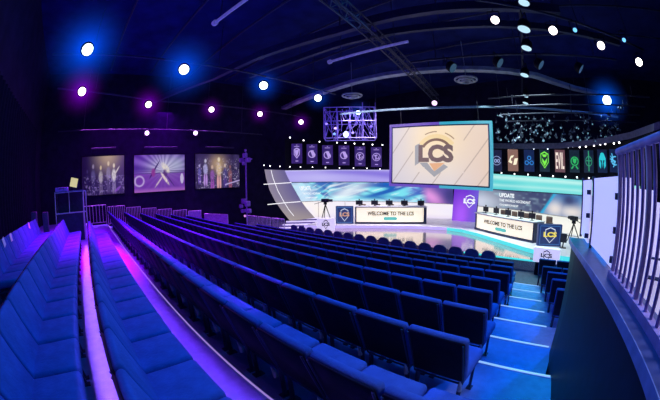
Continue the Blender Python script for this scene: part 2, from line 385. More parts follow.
# wall at the stage: left side
lw = thing('led_wall', 'curved wall left of centre with pale blue ice picture and lavender header', 'video wall', ell((330, 215)))
lw.location.z = PLAT + ZC
T1 = [(284, 170.5), (330, 169.8), (400, 169.8), (452, 171.2)]; T2 = [(290.5, 182.5), (330, 182), (400, 182.4), (453, 186)]
T3 = [(301.5, 201.8), (330, 201), (400, 202), (453, 204.5)]; T4 = [(315, 220), (330, 219), (400, 217), (453, 219)]
def c_head(u, v):
    base = mix(lin(120, 100, 215), lin(178, 165, 240), vn(u * 5 + 2, v * 2 + u * 3)); base = mix(base, lin(205, 200, 250), gau(u, v, .25, .35, .25, .4) * .6)
    return mix(base, lin(225, 225, 255), max(0, v - .86) * 7 * .5)
m = MB(); band(m, T1, T2, wallpt(.25), 60, 8, c_head); mesh('header_band', m, colmat('led_and_painted_glow'), lw)
def c_ice(u, v):
    q = vn(u * 16 - v * 5, v * 3 + u * 4); q2 = vn(u * 30 + v * 9, v * 4 - u * 9)
    c = mix(lin(12, 95, 185), lin(120, 228, 240), (q - .28) * 2.2); c = mix(c, lin(30, 85, 175), max(0, q2 - .52) * 2.6); c = mix(c, lin(245, 255, 255), max(0, vn(u * 46 - v * 14, v * 5 + 3) - .66) * 2.4)
    c = mix(c, lin(205, 232, 252), gau(u, v, .05, .4, .13, 1.0) * .9); c = mix(c, lin(240, 252, 255), gau(u - .12 * v, v, .36, .45, .06, .6) * .8)
    c = mix(c, lin(215, 240, 255), max(0, .18 - v) * 4); c = mix(c, lin(130, 130, 225), gau(u, v, .75, .8, .05, .4) * .5)
    p = max(0, min(1, (u - .79) * 18))
    d = mix(lin(95, 75, 165), lin(225, 150, 225), gau(u + .1 * v, v, .9, .35, .06, .5)); d = mix(d, lin(60, 55, 125), gau(u, v, .985, .5, .05, .6))
    return mix(c, d, p)
m = MB(); gl = band(m, T2, T3, wallpt(.25), 150, 22, c_ice); mesh('led_picture_panel', m, colmat('led_and_painted_glow'), lw)
glf = wallpt(.28)
def ledfn(T, B, f):
    def g(u, v):
        def it(L):
            s = u * (len(L) - 1); i = min(int(s), len(L) - 2); t = s - i
            return (L[i][0] + (L[i + 1][0] - L[i][0]) * t, L[i][1] + (L[i + 1][1] - L[i][1]) * t)
        a, b = it(B), it(T); return f((a[0] + (b[0] - a[0]) * v, a[1] + (b[1] - a[1]) * v))
    return g
g = ledfn(T2, T3, glf); m = MB(); put_text(m, g, 'UPDATE', .055, .58, .155, .80, .04); put_text(m, g, 'THE WORLD ASCENDANT', .06, .36, .24, .47, .02); put_text(m, g, 'CHAMPIONSHIP', .065, .16, .19, .24, .02)
mesh('lettering', m, em('white_lettering', (245, 250, 255), 1.0), lw)
def c_wh(u, v): return mix(mix(lin(255, 246, 236), lin(242, 236, 252), vn(u * 6, v * 2)), lin(205, 185, 240), max(0, .3 - v) * 1.5)  # stage light and violet shading put into the glowing wall colour
m = MB(); band(m, T3, T4, wallpt(.2), 60, 8, c_wh); mesh('lower_panel', m, colmat('led_and_painted_glow'), lw)
m = MB()
for ya, yb in ((.98, 1.0), (.0, .03)):
    band(m, T3, T3, wallpt(.3), 40, 1) if 0 else None
m = MB(); L_ = [ell(p) * .985 for p in [(291, 182.4), (310, 182.2), (330, 182), (365, 182.1), (400, 182.4)]]; mesh('seam', MB().tube(L_, .03, 6), NAVY, lw)
mesh('seam', MB().tube([ell(p) * .985 for p in [(301, 201.8), (318, 201), (330, 201), (365, 201.5), (400, 202), (450, 204)]], .022, 6), mat('tan_trim', (.5, .42, .38), .5), lw)
for px in (318.5, 345): mesh('seam', MB().tube([ell((px, 202)) * .985, ell((px, 219)) * .985], .015, 6), MATS['tan_trim'], lw)

# grey wing at the wall's left end
wg = thing('stage_wing', 'curved grey wing panel ending the stage wall on the left, white light lines', 'stage panel', onr((290, 221), 20.0)); wg.location.z = GZ + ZC
WO = [(264.5, 169.5), (266, 178), (269.5, 190), (275, 201), (282, 211), (290, 221)]; WI = [(284.5, 170.2), (289, 180), (295, 191), (301, 201), (307, 209), (315, 218)]
def wgf(p): return onr(p, 20.2)
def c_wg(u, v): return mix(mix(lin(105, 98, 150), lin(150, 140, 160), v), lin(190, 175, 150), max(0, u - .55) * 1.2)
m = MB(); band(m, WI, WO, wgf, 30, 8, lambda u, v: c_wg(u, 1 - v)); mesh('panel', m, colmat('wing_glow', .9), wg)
wl = em('white_line_glow', (250, 248, 255), 1.1)
mesh('light_line', MB().tube([onr(p, 20.05) for p in [(271, 170), (273, 178), (278, 191), (284, 202), (289, 210), (294, 216)]], .02, 6), wl, wg)
mesh('light_line', MB().tube([onr(p, 20.05) for p in [(263.5, 184.3), (276, 183.6), (291.5, 182.6)]], .028, 6), wl, wg)
mesh('light_line', MB().tube([onr(p, 20.05) for p in [(267.5, 204.5), (283, 203), (300.5, 201.6)]], .028, 6), wl, wg)

# centre column with the shield
cc = thing('purple_column', 'glowing purple wall panel with white shield emblem between the two wall pictures', 'stage panel', ell((465, 222)) * .97); cc.location.z = PLAT + ZC
colf = ledfn([(454.5, 186), (479.5, 187.5)], [(451.5, 224), (474.5, 227)], wallpt(.9))
m = MB(); m.grid(colf, 12, 16, lambda u, v: mix(mix(lin(95, 30, 200), lin(170, 90, 250), gau(u, v, .35, .25, .4, .5)), lin(120, 110, 225), max(0, u - .5) * 1.2)); mesh('panel', m, colmat('led_and_painted_glow'), cc)
colg = ledfn([(454.5, 186), (479.5, 187.5)], [(451.5, 224), (474.5, 227)], wallpt(.96))
m = MB(); put_shield(m, colg, .44, .46, .90, .80, .07); put_text(m, colg, 'LCS', .42, .57, .90, .70, .05); mesh('emblem', m, MATS['white_lettering'], cc)

# right side
rw = thing('led_wall', 'curved wall right of centre with grey and blue picture under cyan header', 'video wall', ell((530, 225))); rw.location.z = PLAT + ZC
def ell2(p): return wallpt(.25)(p)
U1 = [(478, 172.6), (520, 175.6), (555, 178), (590, 181), (640, 186)]; U2 = [(479, 188.6), (520, 191.2), (555, 193.4), (590, 196), (640, 200)]
U3 = [(478, 206), (520, 210.5), (555, 215.5), (590, 220.5), (640, 227)]; U4 = [(475, 226), (520, 236), (555, 240), (590, 246), (640, 254)]
def c_cy(u, v):
    c = mix(lin(60, 200, 205), lin(130, 232, 225), vn(u * 6, v * 3)); c = mix(c, lin(205, 250, 240), gau(v, 0, .8, 0, .14, 1) + gau(v, 0, .3, 0, .1, 1) * .6)
    return mix(c, lin(90, 215, 225), .2)
m = MB(); band(m, U1, U2, ell2, 60, 10, c_cy); mesh('header_band', m, colmat('led_and_painted_glow'), rw)
def c_rt(u, v):
    c = mix(lin(125, 135, 160), lin(58, 66, 108), u * 2.4 + v * .3); c = mix(c, lin(205, 212, 228), gau(u, v, .0, .25, .13, .6)); c = mix(c, lin(160, 190, 205), vn(u * 40, v * 9) ** 6 * .9)
    e = u - .1 * v
    if e > .405: c = mix(mix(lin(90, 150, 200), lin(40, 90, 160), vn(u * 20, v * 4)), lin(235, 225, 220), max(gau(u, v, .50, .3, .07, .35), gau(u, v, .62, .25, .1, .3)) * .95); c = mix(c, lin(50, 60, 110), gau(u, v, .60, .75, .05, .25))
    c = mix(c, lin(30, 175, 225), max(0, 1 - abs(e - .40) / .018))
    return c
m = MB(); band(m, U2, U3, ell2, 170, 24, c_rt); mesh('led_picture_panel', m, colmat('led_and_painted_glow'), rw)
g = ledfn(U2, U3, wallpt(.28)); m = MB(); put_text(m, g, 'UPDATE', .125, .62, .215, .84, .04); put_text(m, g, 'THE WORLD ASCENDANT', .125, .38, .325, .52, .02); put_text(m, g, 'CHAMPIONSHIP', .128, .16, .24, .26, .02)
mesh('lettering', m, MATS['white_lettering'], rw)
m = MB(); band(m, U3, U4, wallpt(.2), 60, 8, lambda u, v: mix(mix(lin(238, 240, 232), lin(250, 248, 240), vn(u * 9, v * 3)), lin(150, 225, 225), max(0, .4 - v) * 1.5)); mesh('lower_panel', m, colmat('led_and_painted_glow'), rw)  # light on the white wall put into glowing colour, cyan lower down
mesh('seam', MB().tube([wallpt(.3)(p) for p in U2], .03, 6), NAVY, rw)
mesh('seam', MB().tube([wallpt(.3)(p) for p in U3], .022, 6), MATS['tan_trim'], rw)

# dark backing above the wall with the team banners
m = MB(); band(m, [(285, 139), (330, 143), (400, 145), (480, 146), (560, 147), (625, 141), (660, 130)], [(285, 170), (330, 170), (400, 170), (480, 173), (560, 179), (625, 185), (660, 188)], wallpt(-.05), 80, 2)
struct('wall_banner_backing', m, BLACK)
def banner(px, py, w, h, cloth, ink, kind, label):
    base = wallpt(.3)((px, py)); rt = Vector((-base.y, base.x, 0)).normalized() * -1
    rad = math.hypot(base.x, base.y); s = base.length / FPX * 1.02
    W_, H_ = w * s, h * s; up = Vector((0, 0, 1))
    n = Vector((-base.x, -base.y, 0)).normalized()
    f = lambda u, v, o=0.0: base + rt * (u - .5) * W_ + up * (v - .5) * H_ + n * o
    t = thing('team_banner', label, 'banner', f(.5, 0), 'team banners above the stage')
    cm = MB(); cm.slab([f(0, 0), f(1, 0), f(1, 1), f(0, 1)], n * -.03); mesh('cloth', cm, cloth, t)
    g = lambda u, v: f(u, v, .012); m = MB(); asp = H_ / W_
    if kind in ('horse', 'globe', 'crest'):
        put_bar(m, g, .25, .86, .75, .86, .05, asp); put_bar(m, g, .45, .93, .55, .93, .06, asp); put_bar(m, g, .36, .12, .64, .12, .08, asp)
    if kind == 'horse':
        put_ring(m, g, .5, .5, .36, .36 / asp, .22, 20, 60, 330); put_poly(m, g, [(.36, .62), (.5, .70), (.62, .66), (.82, .48), (.80, .38), (.66, .42), (.6, .30), (.5, .42), (.44, .52)])
    elif kind == 'globe':
        put_ring(m, g, .5, .5, .38, .38 / asp, .16); put_bar(m, g, .3, .56, .6, .60, .1, asp); put_bar(m, g, .45, .60, .45, .36, .1, asp); put_ring(m, g, .62, .46, .14, .14 / asp, .5, 12, 200, 430)
    elif kind == 'crest':
        put_shield(m, g, .14, .24, .86, .80, .12); put_poly(m, g, [(.3, .66), (.7, .70), (.62, .48), (.5, .34), (.36, .46)])
    elif kind == 'hundred':
        put_ring(m, g, .5, .5, .42, .42 / asp, .12, 24, 20, 340); put_text(m, g, '100', .06, .40, .80, .58, .03)
    elif kind == 'slash':
        put_poly(m, g, [(.04, .42), (.3, .70), (.62, .74), (.48, .62), (.34, .60), (.28, .50), (.44, .44), (.36, .34)]); put_poly(m, g, [(.5, .28), (.66, .58), (.98, .60), (.82, .30)])
    elif kind == 'cloud':
        for cx, cy in ((.5, .62), (.26, .40), (.74, .40)): put_ring(m, g, cx, cy, .2, .2 / asp, .36, 16)
        put_bar(m, g, .40, .40, .60, .40, .07, asp)
    elif kind == 'shield':
        put_shield(m, g, -.02, .14, 1.02, .92, .08); put_poly(m, g, [(.24, .78), (.76, .78), (.62, .66), (.38, .66)]); put_poly(m, g, [(.26, .62), (.5, .46), (.74, .62), (.72, .44), (.5, .24), (.28, .44)])
    elif kind == 'evil':
        put_text(m, g, 'EVIL', .08, .14, .92, .88, .02)
    elif kind == 'ring':
        put_ring(m, g, .5, .5, .40, .40 / asp, .22, 20); put_poly(m, g, [(.3, .62), (.7, .62), (.66, .46), (.5, .38), (.34, .46)]); put_bar(m, g, .62, .28, .84, .16, .12, asp); put_bar(m, g, .16, .16, .38, .28, .12, asp)
    elif kind == 'sword':
        put_ring(m, g, .5, .5, .34, .46 / asp * .95, .16, 20); put_bar(m, g, .5, .06, .5, .96, .1, asp); put_bar(m, g, .24, .52, .76, .52, .08, asp)
    elif kind == 'helmet':
        put_poly(m, g, [(.16, .30), (.16, .62), (.34, .84), (.5, .88), (.66, .84), (.84, .62), (.84, .30), (.68, .16), (.62, .40), (.74, .54), (.56, .54), (.5, .20), (.44, .54), (.26, .54), (.38, .40), (.32, .16)])
    elif kind == 'feather':
        for a in range(6): put_bar(m, g, .62 - .05 * a, .5, .30 + .16 * math.cos(a) - .1, .22 + .12 * a, .09, asp)
        put_ring(m, g, .55, .5, .4, .4 / asp, .25, 16, 70, 300)
    mesh('emblem', m, ink, t)
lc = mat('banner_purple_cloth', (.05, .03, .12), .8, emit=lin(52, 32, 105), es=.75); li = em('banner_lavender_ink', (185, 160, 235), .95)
for i, (px, py, kd) in enumerate(((296.8, 153.5, 'crest'), (312, 154, 'horse'), (327.5, 155, 'horse'), (344, 155.3, 'horse'), (360, 156.3, 'globe'), (376.4, 157, 'globe'))):
    banner(px, py, 10.5, 19.5, lc, li, kd, 'purple banner with ' + {'crest': 'crest emblem, leftmost', 'horse': 'horse-head emblem, ' + ORD[i - 1] + ' such from the left', 'globe': 'round lettered emblem, ' + ('left' if i == 4 else 'right') + ' of the pair'}[kd] + ' above the stage wall')
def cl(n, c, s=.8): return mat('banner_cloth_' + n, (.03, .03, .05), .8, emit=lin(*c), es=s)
def ik(n, c): return em('banner_ink_' + n, c, 1.0)
for px, py, kd, c, k, lb in ((496.8, 160.6, 'hundred', ('slate', (14, 20, 60)), ('grey_blue', (150, 165, 215)), 'dark banner with ringed number emblem beside the big screen'),
    (513, 160.2, 'slash', ('tan', (150, 112, 98)), ('cream', (255, 245, 215)), 'tan banner with white slanted emblem'),
    (529.2, 160.6, 'cloud', ('deep_blue', (8, 30, 80)), ('azure', (45, 140, 225)), 'dark blue banner with three-ring cloud emblem'),
    (544.6, 160.6, 'shield', ('dark_green', (8, 36, 50)), ('lime', (125, 235, 70)), 'dark banner with bright green shield emblem'),
    (560, 161, 'evil', ('brown', (115, 78, 85)), ('pale', (250, 232, 220)), 'brown banner reading EVIL in tall pale letters'),
    (574.6, 161.2, 'ring', ('green_black', (6, 30, 42)), ('green', (45, 190, 100)), 'dark banner with green round helmet emblem'),
    (588.8, 161.3, 'sword', ('green_navy', (6, 24, 48)), ('teal_green', (50, 160, 115)), 'dark banner with green sword and oval emblem'),
    (602.4, 161.2, 'helmet', ('navy', (5, 24, 60)), ('teal', (40, 200, 215)), 'dark banner with teal spartan helmet emblem'),
    (614.5, 160.8, 'feather', ('night', (5, 22, 66)), ('sky', (90, 190, 240)), 'dark banner with pale blue swirl emblem behind the railing corner')):
    banner(px, py, 10.5, 20.5, cl(*c), ik(*k), kd, lb)

# little white lights: one row under the banners, one denser row above
bulb = em('white_bulb', (255, 252, 255), 4.0)
def bulbs(pts, r, group, label):
    for p in pts:
        q = wallpt(.55)(p)
        t = thing('small_spotlight', label, 'light', q, group)
        mesh('bulb', MB().ball(q, r, 8, 5), bulb, t, True)
        mesh('hanging_clip', MB().tube([q + Vector((0, 0, r * .8)), q + Vector((0, 0, r + .14))], .018, 6), BLACK, t)
bulbs([(264, 165.3), (270, 166), (280, 166.4), (290, 166.8), (300.5, 167), (312.5, 167.2), (325.5, 167.5), (339.5, 168), (353.5, 168), (367, 168.3), (380, 169)], .036, 'lights under the left banners', 'tiny white light in the row between left banners and lavender header')
bulbs([(501.5, 173), (514.5, 174), (528, 174.6), (540, 175.4), (553, 176.2), (565.5, 176.8), (577, 177.4), (589, 178)], .042, 'lights under the right banners', 'tiny white light in the row between right banners and cyan header')
bulbs([(290, 137.5), (303.5, 140.3), (319.5, 141.7), (337, 142.6), (345.5, 142.9), (354.5, 143.6), (363.5, 144), (372.5, 144.6), (382.5, 145)], .048, 'lights above the left banners', 'small white light in the row just above the left banners')
bulbs([(494.5 + i * 6.6 + random.uniform(-1.6, 1.6), 148.2 - .0018 * max(0, i - 3) ** 2.9 + random.uniform(-.8, .6)) for i in range(20)], .048, 'lights above the right banners', 'small white light in the dense row above the right banners')

# ------------------------------------------------------------------ big hanging screen
def sq(p): return ony(p, 15.4)
TL, TR, BR, BL = sq((389.6, 124.9)), sq((491.5, 120.6)), sq((492.2, 191.2)), sq((389, 186))
sf = plane_fn(TL, TR, BL, BR); t = thing('video_screen', 'large hanging video screen with cream board picture and purple-to-cyan frame', 'screen', sf(.5, 0))
fm = MB(); FW = .02
def frame_strip(mb, f, x0, y0, x1, y1, dep=.18):
    loop = [f(x0, y0), f(x1, y0), f(x1, y1), f(x0, y1)]; mb.slab(loop, Vector((0, dep, 0)))
for nm, a, b, mt in (('left', 0, .52, em('purple_frame_glow', (88, 58, 180), 1.0)), ('right', .52, 1, em('cyan_frame_glow', (50, 165, 195), 1.0))):
    fm = MB(); fx = .022; fy = .042
    frame_strip(fm, sf, a, 1 - fy, b, 1); frame_strip(fm, sf, a, 0, b, fy)
    if nm == 'left': frame_strip(fm, sf, 0, fy, fx, 1 - fy)
    else: frame_strip(fm, sf, 1 - fx, fy, 1, 1 - fy)
    mesh('frame', fm, mt, t)
bz = MB(); frame_strip(bz, plane_fn(TL, TR, BL, BR, -.03), .02, .04, .98, .96, .1); mesh('bezel', bz, NAVY, t)
sd = plane_fn(TL, TR, BL, BR, -.01)
def c_scr(u, v):
    c = mix(lin(222, 214, 220), lin(252, 228, 190), gau(u, v, .5, .8, .4, .6)); c = mix(c, lin(232, 196, 165), max(0, u - .62) * 1.7); c = mix(c, lin(198, 196, 212), max(0, .3 - u) * 1.3 + max(0, .2 - v) * .6)
    d = (u * 1.78 - v * .75 + 5) % .40; c = mix(c, lin(150, 128, 120), max(0, 1 - abs(d - .2) / .016) * (.75 if (abs(u - .5) > .26 or v < .2) else 0))
    return c
m = MB(); m.grid(lambda u, v: sd(.035 + .93 * u, .062 + .876 * v), 150, 84, c_scr); mesh('display', m, colmat('led_and_painted_glow'), t)
se = plane_fn(TL, TR, BL, BR, .004); sg = plane_fn(TL, TR, BL, BR, .010); sh_ = plane_fn(TL, TR, BL, BR, .016)
m = MB(); put_ring(m, se, .487, .50, .205, .315, .22, 24, 33, 147); mesh('emblem_arc', m, em('gold_arc', (242, 214, 160), 1), t)
m = MB(); put_ring(m, sg, .487, .50, .163, .25, .16, 24, 30, 150); mesh('emblem_shadow_arc', m, em('brown_arc', (128, 98, 78), 1), t)
m = MB(); put_ring(m, sg, .487, .50, .235, .36, .045, 10, 88, 118); mesh('emblem_line', m, em('tan_line', (165, 135, 105), 1), t)
m = MB(); put_ring(m, sg, .487, .50, .235, .36, .045, 10, 42, 68); mesh('emblem_line', m, MATS['tan_line'], t)
m = MB(); put_poly(m, se, [(.275, .64), (.325, .68), (.325, .38), (.275, .33)]); put_poly(m, se, [(.37, .30), (.47, .165), (.60, .32), (.56, .36), (.47, .25), (.41, .34)]); put_poly(m, se, [(.32, .38), (.40, .38), (.44, .30), (.36, .31)]); mesh('emblem_side', m, em('grey_side', (160, 160, 166), 1), t)
m = MB(); put_poly(m, sg, [(.42, .37), (.57, .38), (.47, .25)]); mesh('emblem_core', m, em('orange_core', (228, 172, 128), 1), t)
m = MB(); put_text(m, sh_, 'LCS', .312, .385, .652, .655, .055); mesh('lettering', m, em('brown_lettering', (112, 90, 88), 1), t)
for u in (.12, .88): mesh('hanging_cable', MB().tube([sf(u, 1) + Vector((0, .1, 0)), sf(u, 1) + Vector((0, .1, 7.0 - sf(u, 1).z))], .02, 6), BLACK, t)

# ------------------------------------------------------------------ analyst desks
CREAM = mat('cream_glow_front', (.8, .75, .66), .4, emit=lin(252, 240, 208), es=.86, noise=.03)  # desk front glows; stage lighting put into its cream
INK = mat('dark_lettering', (.01, .012, .03), .5)
def desk(a, b, back, hgt, lab, u_txt, pill_c, bow=0.0):
    a, b = Vector(a), Vector(b); d = (b - a); n = Vector((d.y, -d.x, 0)).normalized()
    if n.dot(a) > 0: n = -n                              # to the audience
    t = thing('analyst_desk', lab, 'desk', (a + b) / 2)
    K = 14
    def line(o, s0=0, s1=1): return [a + d * (s0 + (s1 - s0) * i / K) + n * (bow * (1 - (2 * (s0 + (s1 - s0) * i / K) - 1) ** 2) + o) for i in range(K + 1)]
    P2 = lambda L: [(p.x, p.y) for p in L]
    mesh('plinth', MB().prism(P2(line(.02)) + P2(line(-back))[::-1], a.z, a.z + .10), NAVY, t)
    mesh('body', MB().prism(P2(line(-.01)) + P2(line(-back))[::-1], a.z + .10, a.z + hgt - .05), NAVY, t)
    mesh('worktop', MB().prism(P2(line(.04, -.005, 1.005)) + P2(line(-back - .02, -.005, 1.005))[::-1], a.z + hgt - .05, a.z + hgt), WHITE, t)
    s0, s1 = u_txt[0], u_txt[1]
    fr = MB(); L = line(.012, s0, s1); nn = len(L)
    fr.add([p + Vector((0, 0, .12)) for p in L] + [p + Vector((0, 0, hgt - .07)) for p in L], [(i, i + 1, nn + i + 1, nn + i) for i in range(nn - 1)]); mesh('front_panel', fr, CREAM, t)
    def g(u, v):
        s = s0 + (s1 - s0) * u; return a + d * s + n * (bow * (1 - (2 * s - 1) ** 2) + .022) + Vector((0, 0, .12 + v * (hgt - .19)))
    m = MB(); put_text(m, g, 'WELCOME TO THE LCS', .16, .46, .85, .74, .035); mesh('lettering', m, INK, t)
    m = MB(); put_poly(m, g, [(.40, .18), (.42, .13), (.58, .13), (.60, .18), (.60, .30), (.58, .35), (.42, .35), (.40, .30)]); mesh('badge', m, em('teal_badge', pill_c, 1), t)
    return t, a, d, n
dl = desk((-11.42, 13.72, PLAT), (-8.1, 16.25, PLAT), .75, 1.01, 'left white analyst desk with WELCOME TO THE LCS lettering', (.02, .955), (75, 190, 190), .05)
dr = desk((-4.98, 15.95, PLAT), (-1.40, 13.58, PLAT), .75, .90, 'right white analyst desk with WELCOME TO THE LCS lettering', (.045, .985), (60, 190, 200), .12)
def podium(a, b, h, lab, gold):
    a, b = Vector(a), Vector(b); d = b - a; n = Vector((d.y, -d.x, 0)).normalized()
    if n.dot(a) > 0: n = -n
    t = thing('logo_podium', lab, 'podium', (a + b) / 2 - n * .12)
    mesh('body', MB().prism([(p.x, p.y) for p in (a, b, b - n * .25, a - n * .25)], a.z, a.z + h), mat('podium_navy', (.015, .03, .10), .4, emit=lin(24, 40, 92), es=.9), t)
    g = lambda u, v: a + d * u + n * .012 + Vector((0, 0, h * v)); g2 = lambda u, v: a + d * u + n * .02 + Vector((0, 0, h * v))
    m = MB(); 
    for q in ((.07, .06, .93, .09), (.07, .91, .93, .94), (.07, .06, .09, .94), (.91, .06, .93, .94)): put_poly(m, g, [(q[0], q[1]), (q[2], q[1]), (q[2], q[3]), (q[0], q[3])])
    mesh('border', m, em('podium_border', (60, 120, 190), .9), t)
    m = MB(); put_shield(m, g, .22, .14, .78, .88, .06); mesh('shield', m, em('podium_shield', (215, 225, 245), 1), t)
    m = MB(); put_text(m, g2, 'LCS', .22, .42, .78, .66, .05); mesh('lettering', m, em('podium_letters_gold', (240, 220, 80), 1) if gold else em('podium_letters_rose', (205, 150, 120), 1), t)
podium((-12.32, 13.06, PLAT), (-11.52, 13.68, PLAT), 1.02, 'navy podium with shield emblem at the left end of the left desk', False)
podium((-1.15, 13.12, PLAT), (-.08, 13.50, PLAT), .88, 'navy podium with yellow LCS shield at the right end of the right desk', True)
BRN = mat('brown_leather', (.20, .12, .09), .5); SCR = mat('monitor_black', (.012, .012, .02), .35)
def monitors(dk, us, hgt, side):
    t_, a, d, n = dk; ang = math.atan2(d.y, d.x)
    for i, u in enumerate(us):
        p = a + d * u - n * .36 + Vector((0, 0, hgt)); bw_ = .12 * (1 - (2 * u - 1) ** 2) if side == 'right' else .05 * (1 - (2 * u - 1) ** 2)
        p = p + n * bw_; Mz = Matrix.Rotation(ang, 3, 'Z')
        t = thing('monitor', 'black monitor seen from behind on the ' + side + ' desk, ' + ORD[i] + ' from its left end', 'monitor', p, side + ' desk monitors')
        mesh('base', MB().box(p + Vector((0, 0, .008)), (.2, .14, .016), M=Mz), SCR, t); mesh('stand', MB().box(p + Vector((0, 0, .06)), (.05, .03, .1), M=Mz), SCR, t)
        mesh('screen', MB().box(p + Vector((0, 0, .20)), (.40, .035, .25), M=Mz), SCR, t)
        mesh('camera', MB().ball(p + Vector((0, 0, .38)), (.045, .03, .045), 8, 5), SCR, t); mesh('camera_clip', MB().box(p + Vector((0, 0, .345)), (.04, .03, .04), M=Mz), SCR, t)
        q = a + d * (u + .045) - n * 1.25; q.z = PLAT
        c = thing('studio_chair', 'brown leather studio chair behind the ' + side + ' desk, ' + ORD[i] + ' from its left end', 'chair', q, side + ' desk chairs')
        mesh('base', MB().tube([q + Vector((0, 0, .0)), q + Vector((0, 0, .05))], .26, 12).tube([q + Vector((0, 0, .05)), q + Vector((0, 0, .46))], .035, 8), SCR, c)
        mesh('seat', MB().rbox(q + Vector((0, 0, .5)), (.48, .46, .1), .04, Mz), BRN, c, True)
        mesh('backrest', MB().rbox(q - n * .22 + Vector((0, 0, .80)), (.38, .1, .5), .04, Mz), BRN, c, True)
        for s in (-1, 1): mesh('armrest', MB().box(q + d.normalized() * s * .26 + Vector((0, 0, .78)), (.05, .34, .04), M=Mz).box(q + d.normalized() * s * .26 + Vector((0, 0, .66)), (.03, .04, .2), M=Mz), BRN, c)
monitors(dl, (.055, .27, .475, .69, .93), 1.01, 'left'); monitors(dr, (.12, .33, .54, .74, .90), .90, 'right')

# white sign boxes before the stage, tripod cameras on it
def sign_box(c, w, dpt, h, rz, lab):
    c = Vector(c); M = Matrix.Rotation(rz, 3, 'Z'); t = thing('sign_box', lab, 'sign', c, 'white sign boxes before the stage')
    zs = 0 if c.z > GZ + .1 else .46
    if zs: mesh('stand', MB().box(c + Vector((0, 0, zs / 2)), (w * .8, dpt * .8, zs), rz), BLACK, t)
    mesh('case', MB().box(c + Vector((0, 0, (h + zs) / 2)), (w, dpt, h - zs), rz), mat('glowing_white_case', (.8, .78, .9), .5, emit=lin(225, 215, 250), es=.75, noise=.03), t)  # stage light put into the case's glowing white
    g = lambda u, v: c + M @ Vector(((u - .5) * w, -dpt / 2 - .01, zs + v * (h - zs)))
    m = MB(); put_shield(m, g, .34, .10, .66, .90, .10); put_text(m, g, 'LCS', .28, .38, .72, .66, .04); mesh('emblem', m, INK, t)
sign_box((-11.80, 11.72, DECK), .96, .2, .66, R(45), 'white box sign with dark emblem below the tripod camera on the left')
sign_box((-.55, 11.0, GZ), 1.0, .28, .96, R(-4), 'white box sign with dark emblem below the right desk podium')
def tripod(p, h, rz, lab):
    p = Vector(p); t = thing('tripod_camera', lab, 'camera', p, 'broadcast cameras on tripods'); M = Matrix.Rotation(rz, 3, 'Z')
    for k in range(3):
        a = rz + R(90 + 120 * k); f = p + Vector((math.cos(a) * .42, math.sin(a) * .42, .012)); mesh('leg', MB().tube([p + Vector((0, 0, h - .22)), f], [.028, .018], 8), BLACK, t, True)
    mesh('spreader', MB().tube([p + Vector((.3, 0, .3)), p + Vector((-.3, .1, .3))], .012, 6), BLACK, t)
    mesh('head', MB().box(p + Vector((0, 0, h - .16)), (.14, .16, .14), rz), BLACK, t)
    mesh('camera_body', MB().rbox(p + Vector((0, 0, h)), (.2, .44, .2), .03, M), SCR, t)
    mesh('lens', MB().tube([p + M @ Vector((0, .2, h)), p + M @ Vector((0, .42, h))], .075, 12), SCR, t)
    mesh('handle', MB().tube([p + M @ Vector((0, -.2, h - .08)), p + M @ Vector((.12, -.62, h - .2))], .015, 6), SCR, t)
q = onz((327, 221.5), PLAT); q2 = onr((325.5, 220), 17.6); tripod((q2.x, q2.y, PLAT), 1.38, R(-60), 'black broadcast camera on tripod at the stage left end')
q2 = onr((573, 233), 14.6); tripod((q2.x, q2.y, PLAT), 1.08, R(40), 'black broadcast camera on tripod at the stage right end near the barrier')
q2 = onr((563.5, 240), 13.2); tt = thing('floor_monitor', 'dark boxy floor monitor right of the yellow shield podium', 'monitor', (q2.x, q2.y, PLAT))
mesh('screen', MB().rbox((q2.x, q2.y, PLAT + .40), (.30, .12, .36), .02), SCR, tt); mesh('stand', MB().box((q2.x, q2.y, PLAT + .11), (.06, .06, .24)).box((q2.x, q2.y, PLAT + .01), (.3, .3, .02)), SCR, tt)

# ------------------------------------------------------------------ left wall pictures
def el(x, y, cx, cy, rx, ry, k=1.5): return max(0, min(1, (1 - ((x - cx) / rx) ** 2 - ((y - cy) / ry) ** 2) * k))
def figure(c, u, v, cx, hy, sc, head, body, legs):      # a painted standing figure
    c = mix(c, body, el(u, v, cx, hy - .22 * sc, .052 * sc, .17 * sc) * (.6 + .6 * vn(u * 60, v * 40)))
    c = mix(c, legs, max(el(u, v, cx - .018 * sc, hy - .50 * sc, .022 * sc, .2 * sc), el(u, v, cx + .022 * sc, hy - .50 * sc, .02 * sc, .2 * sc)) * .9)
    return mix(c, head, el(u, v, cx, hy, .026 * sc, .062 * sc))
def c_p1(u, v):
    c = mix(lin(12, 4, 52), lin(72, 50, 120), u * .9 - .1); c = mix(c, lin(222, 190, 150), gau(u, v, .62, 1.02, .26, .36) * .75)
    for cx, hy, sc, hd, bd in ((.13, .62, .9, (70, 60, 120), (40, 30, 90)), (.27, .74, 1.15, (150, 135, 165), (92, 82, 135)), (.45, .70, 1.1, (225, 200, 160), (190, 178, 185)), (.63, .80, 1.2, (235, 210, 180), (150, 135, 170)), (.76, .74, 1.15, (245, 225, 205), (235, 225, 230))):
        c = figure(c, u, v, cx, hy, sc, lin(*hd), lin(*bd), lin(bd[0] * .6, bd[1] * .55, bd[2] * .75))
    c = mix(c, lin(235, 220, 220), el(u - .5 * (v - .62), v, .84, .62, .02, .12) * .9); c = mix(c, lin(175, 150, 225), max(0, vn(u * 44, v * 30) - .62) * 2.2 * (v < .5))
    c = mix(c, lin(150, 90, 215), el(u - .9 * (v - .12), v, .84, .12, .05, .1) * .7)
    return mix(c, lin(10, 2, 48), max(0, .2 - u) * 5 + max(0, .08 - v) * 6)
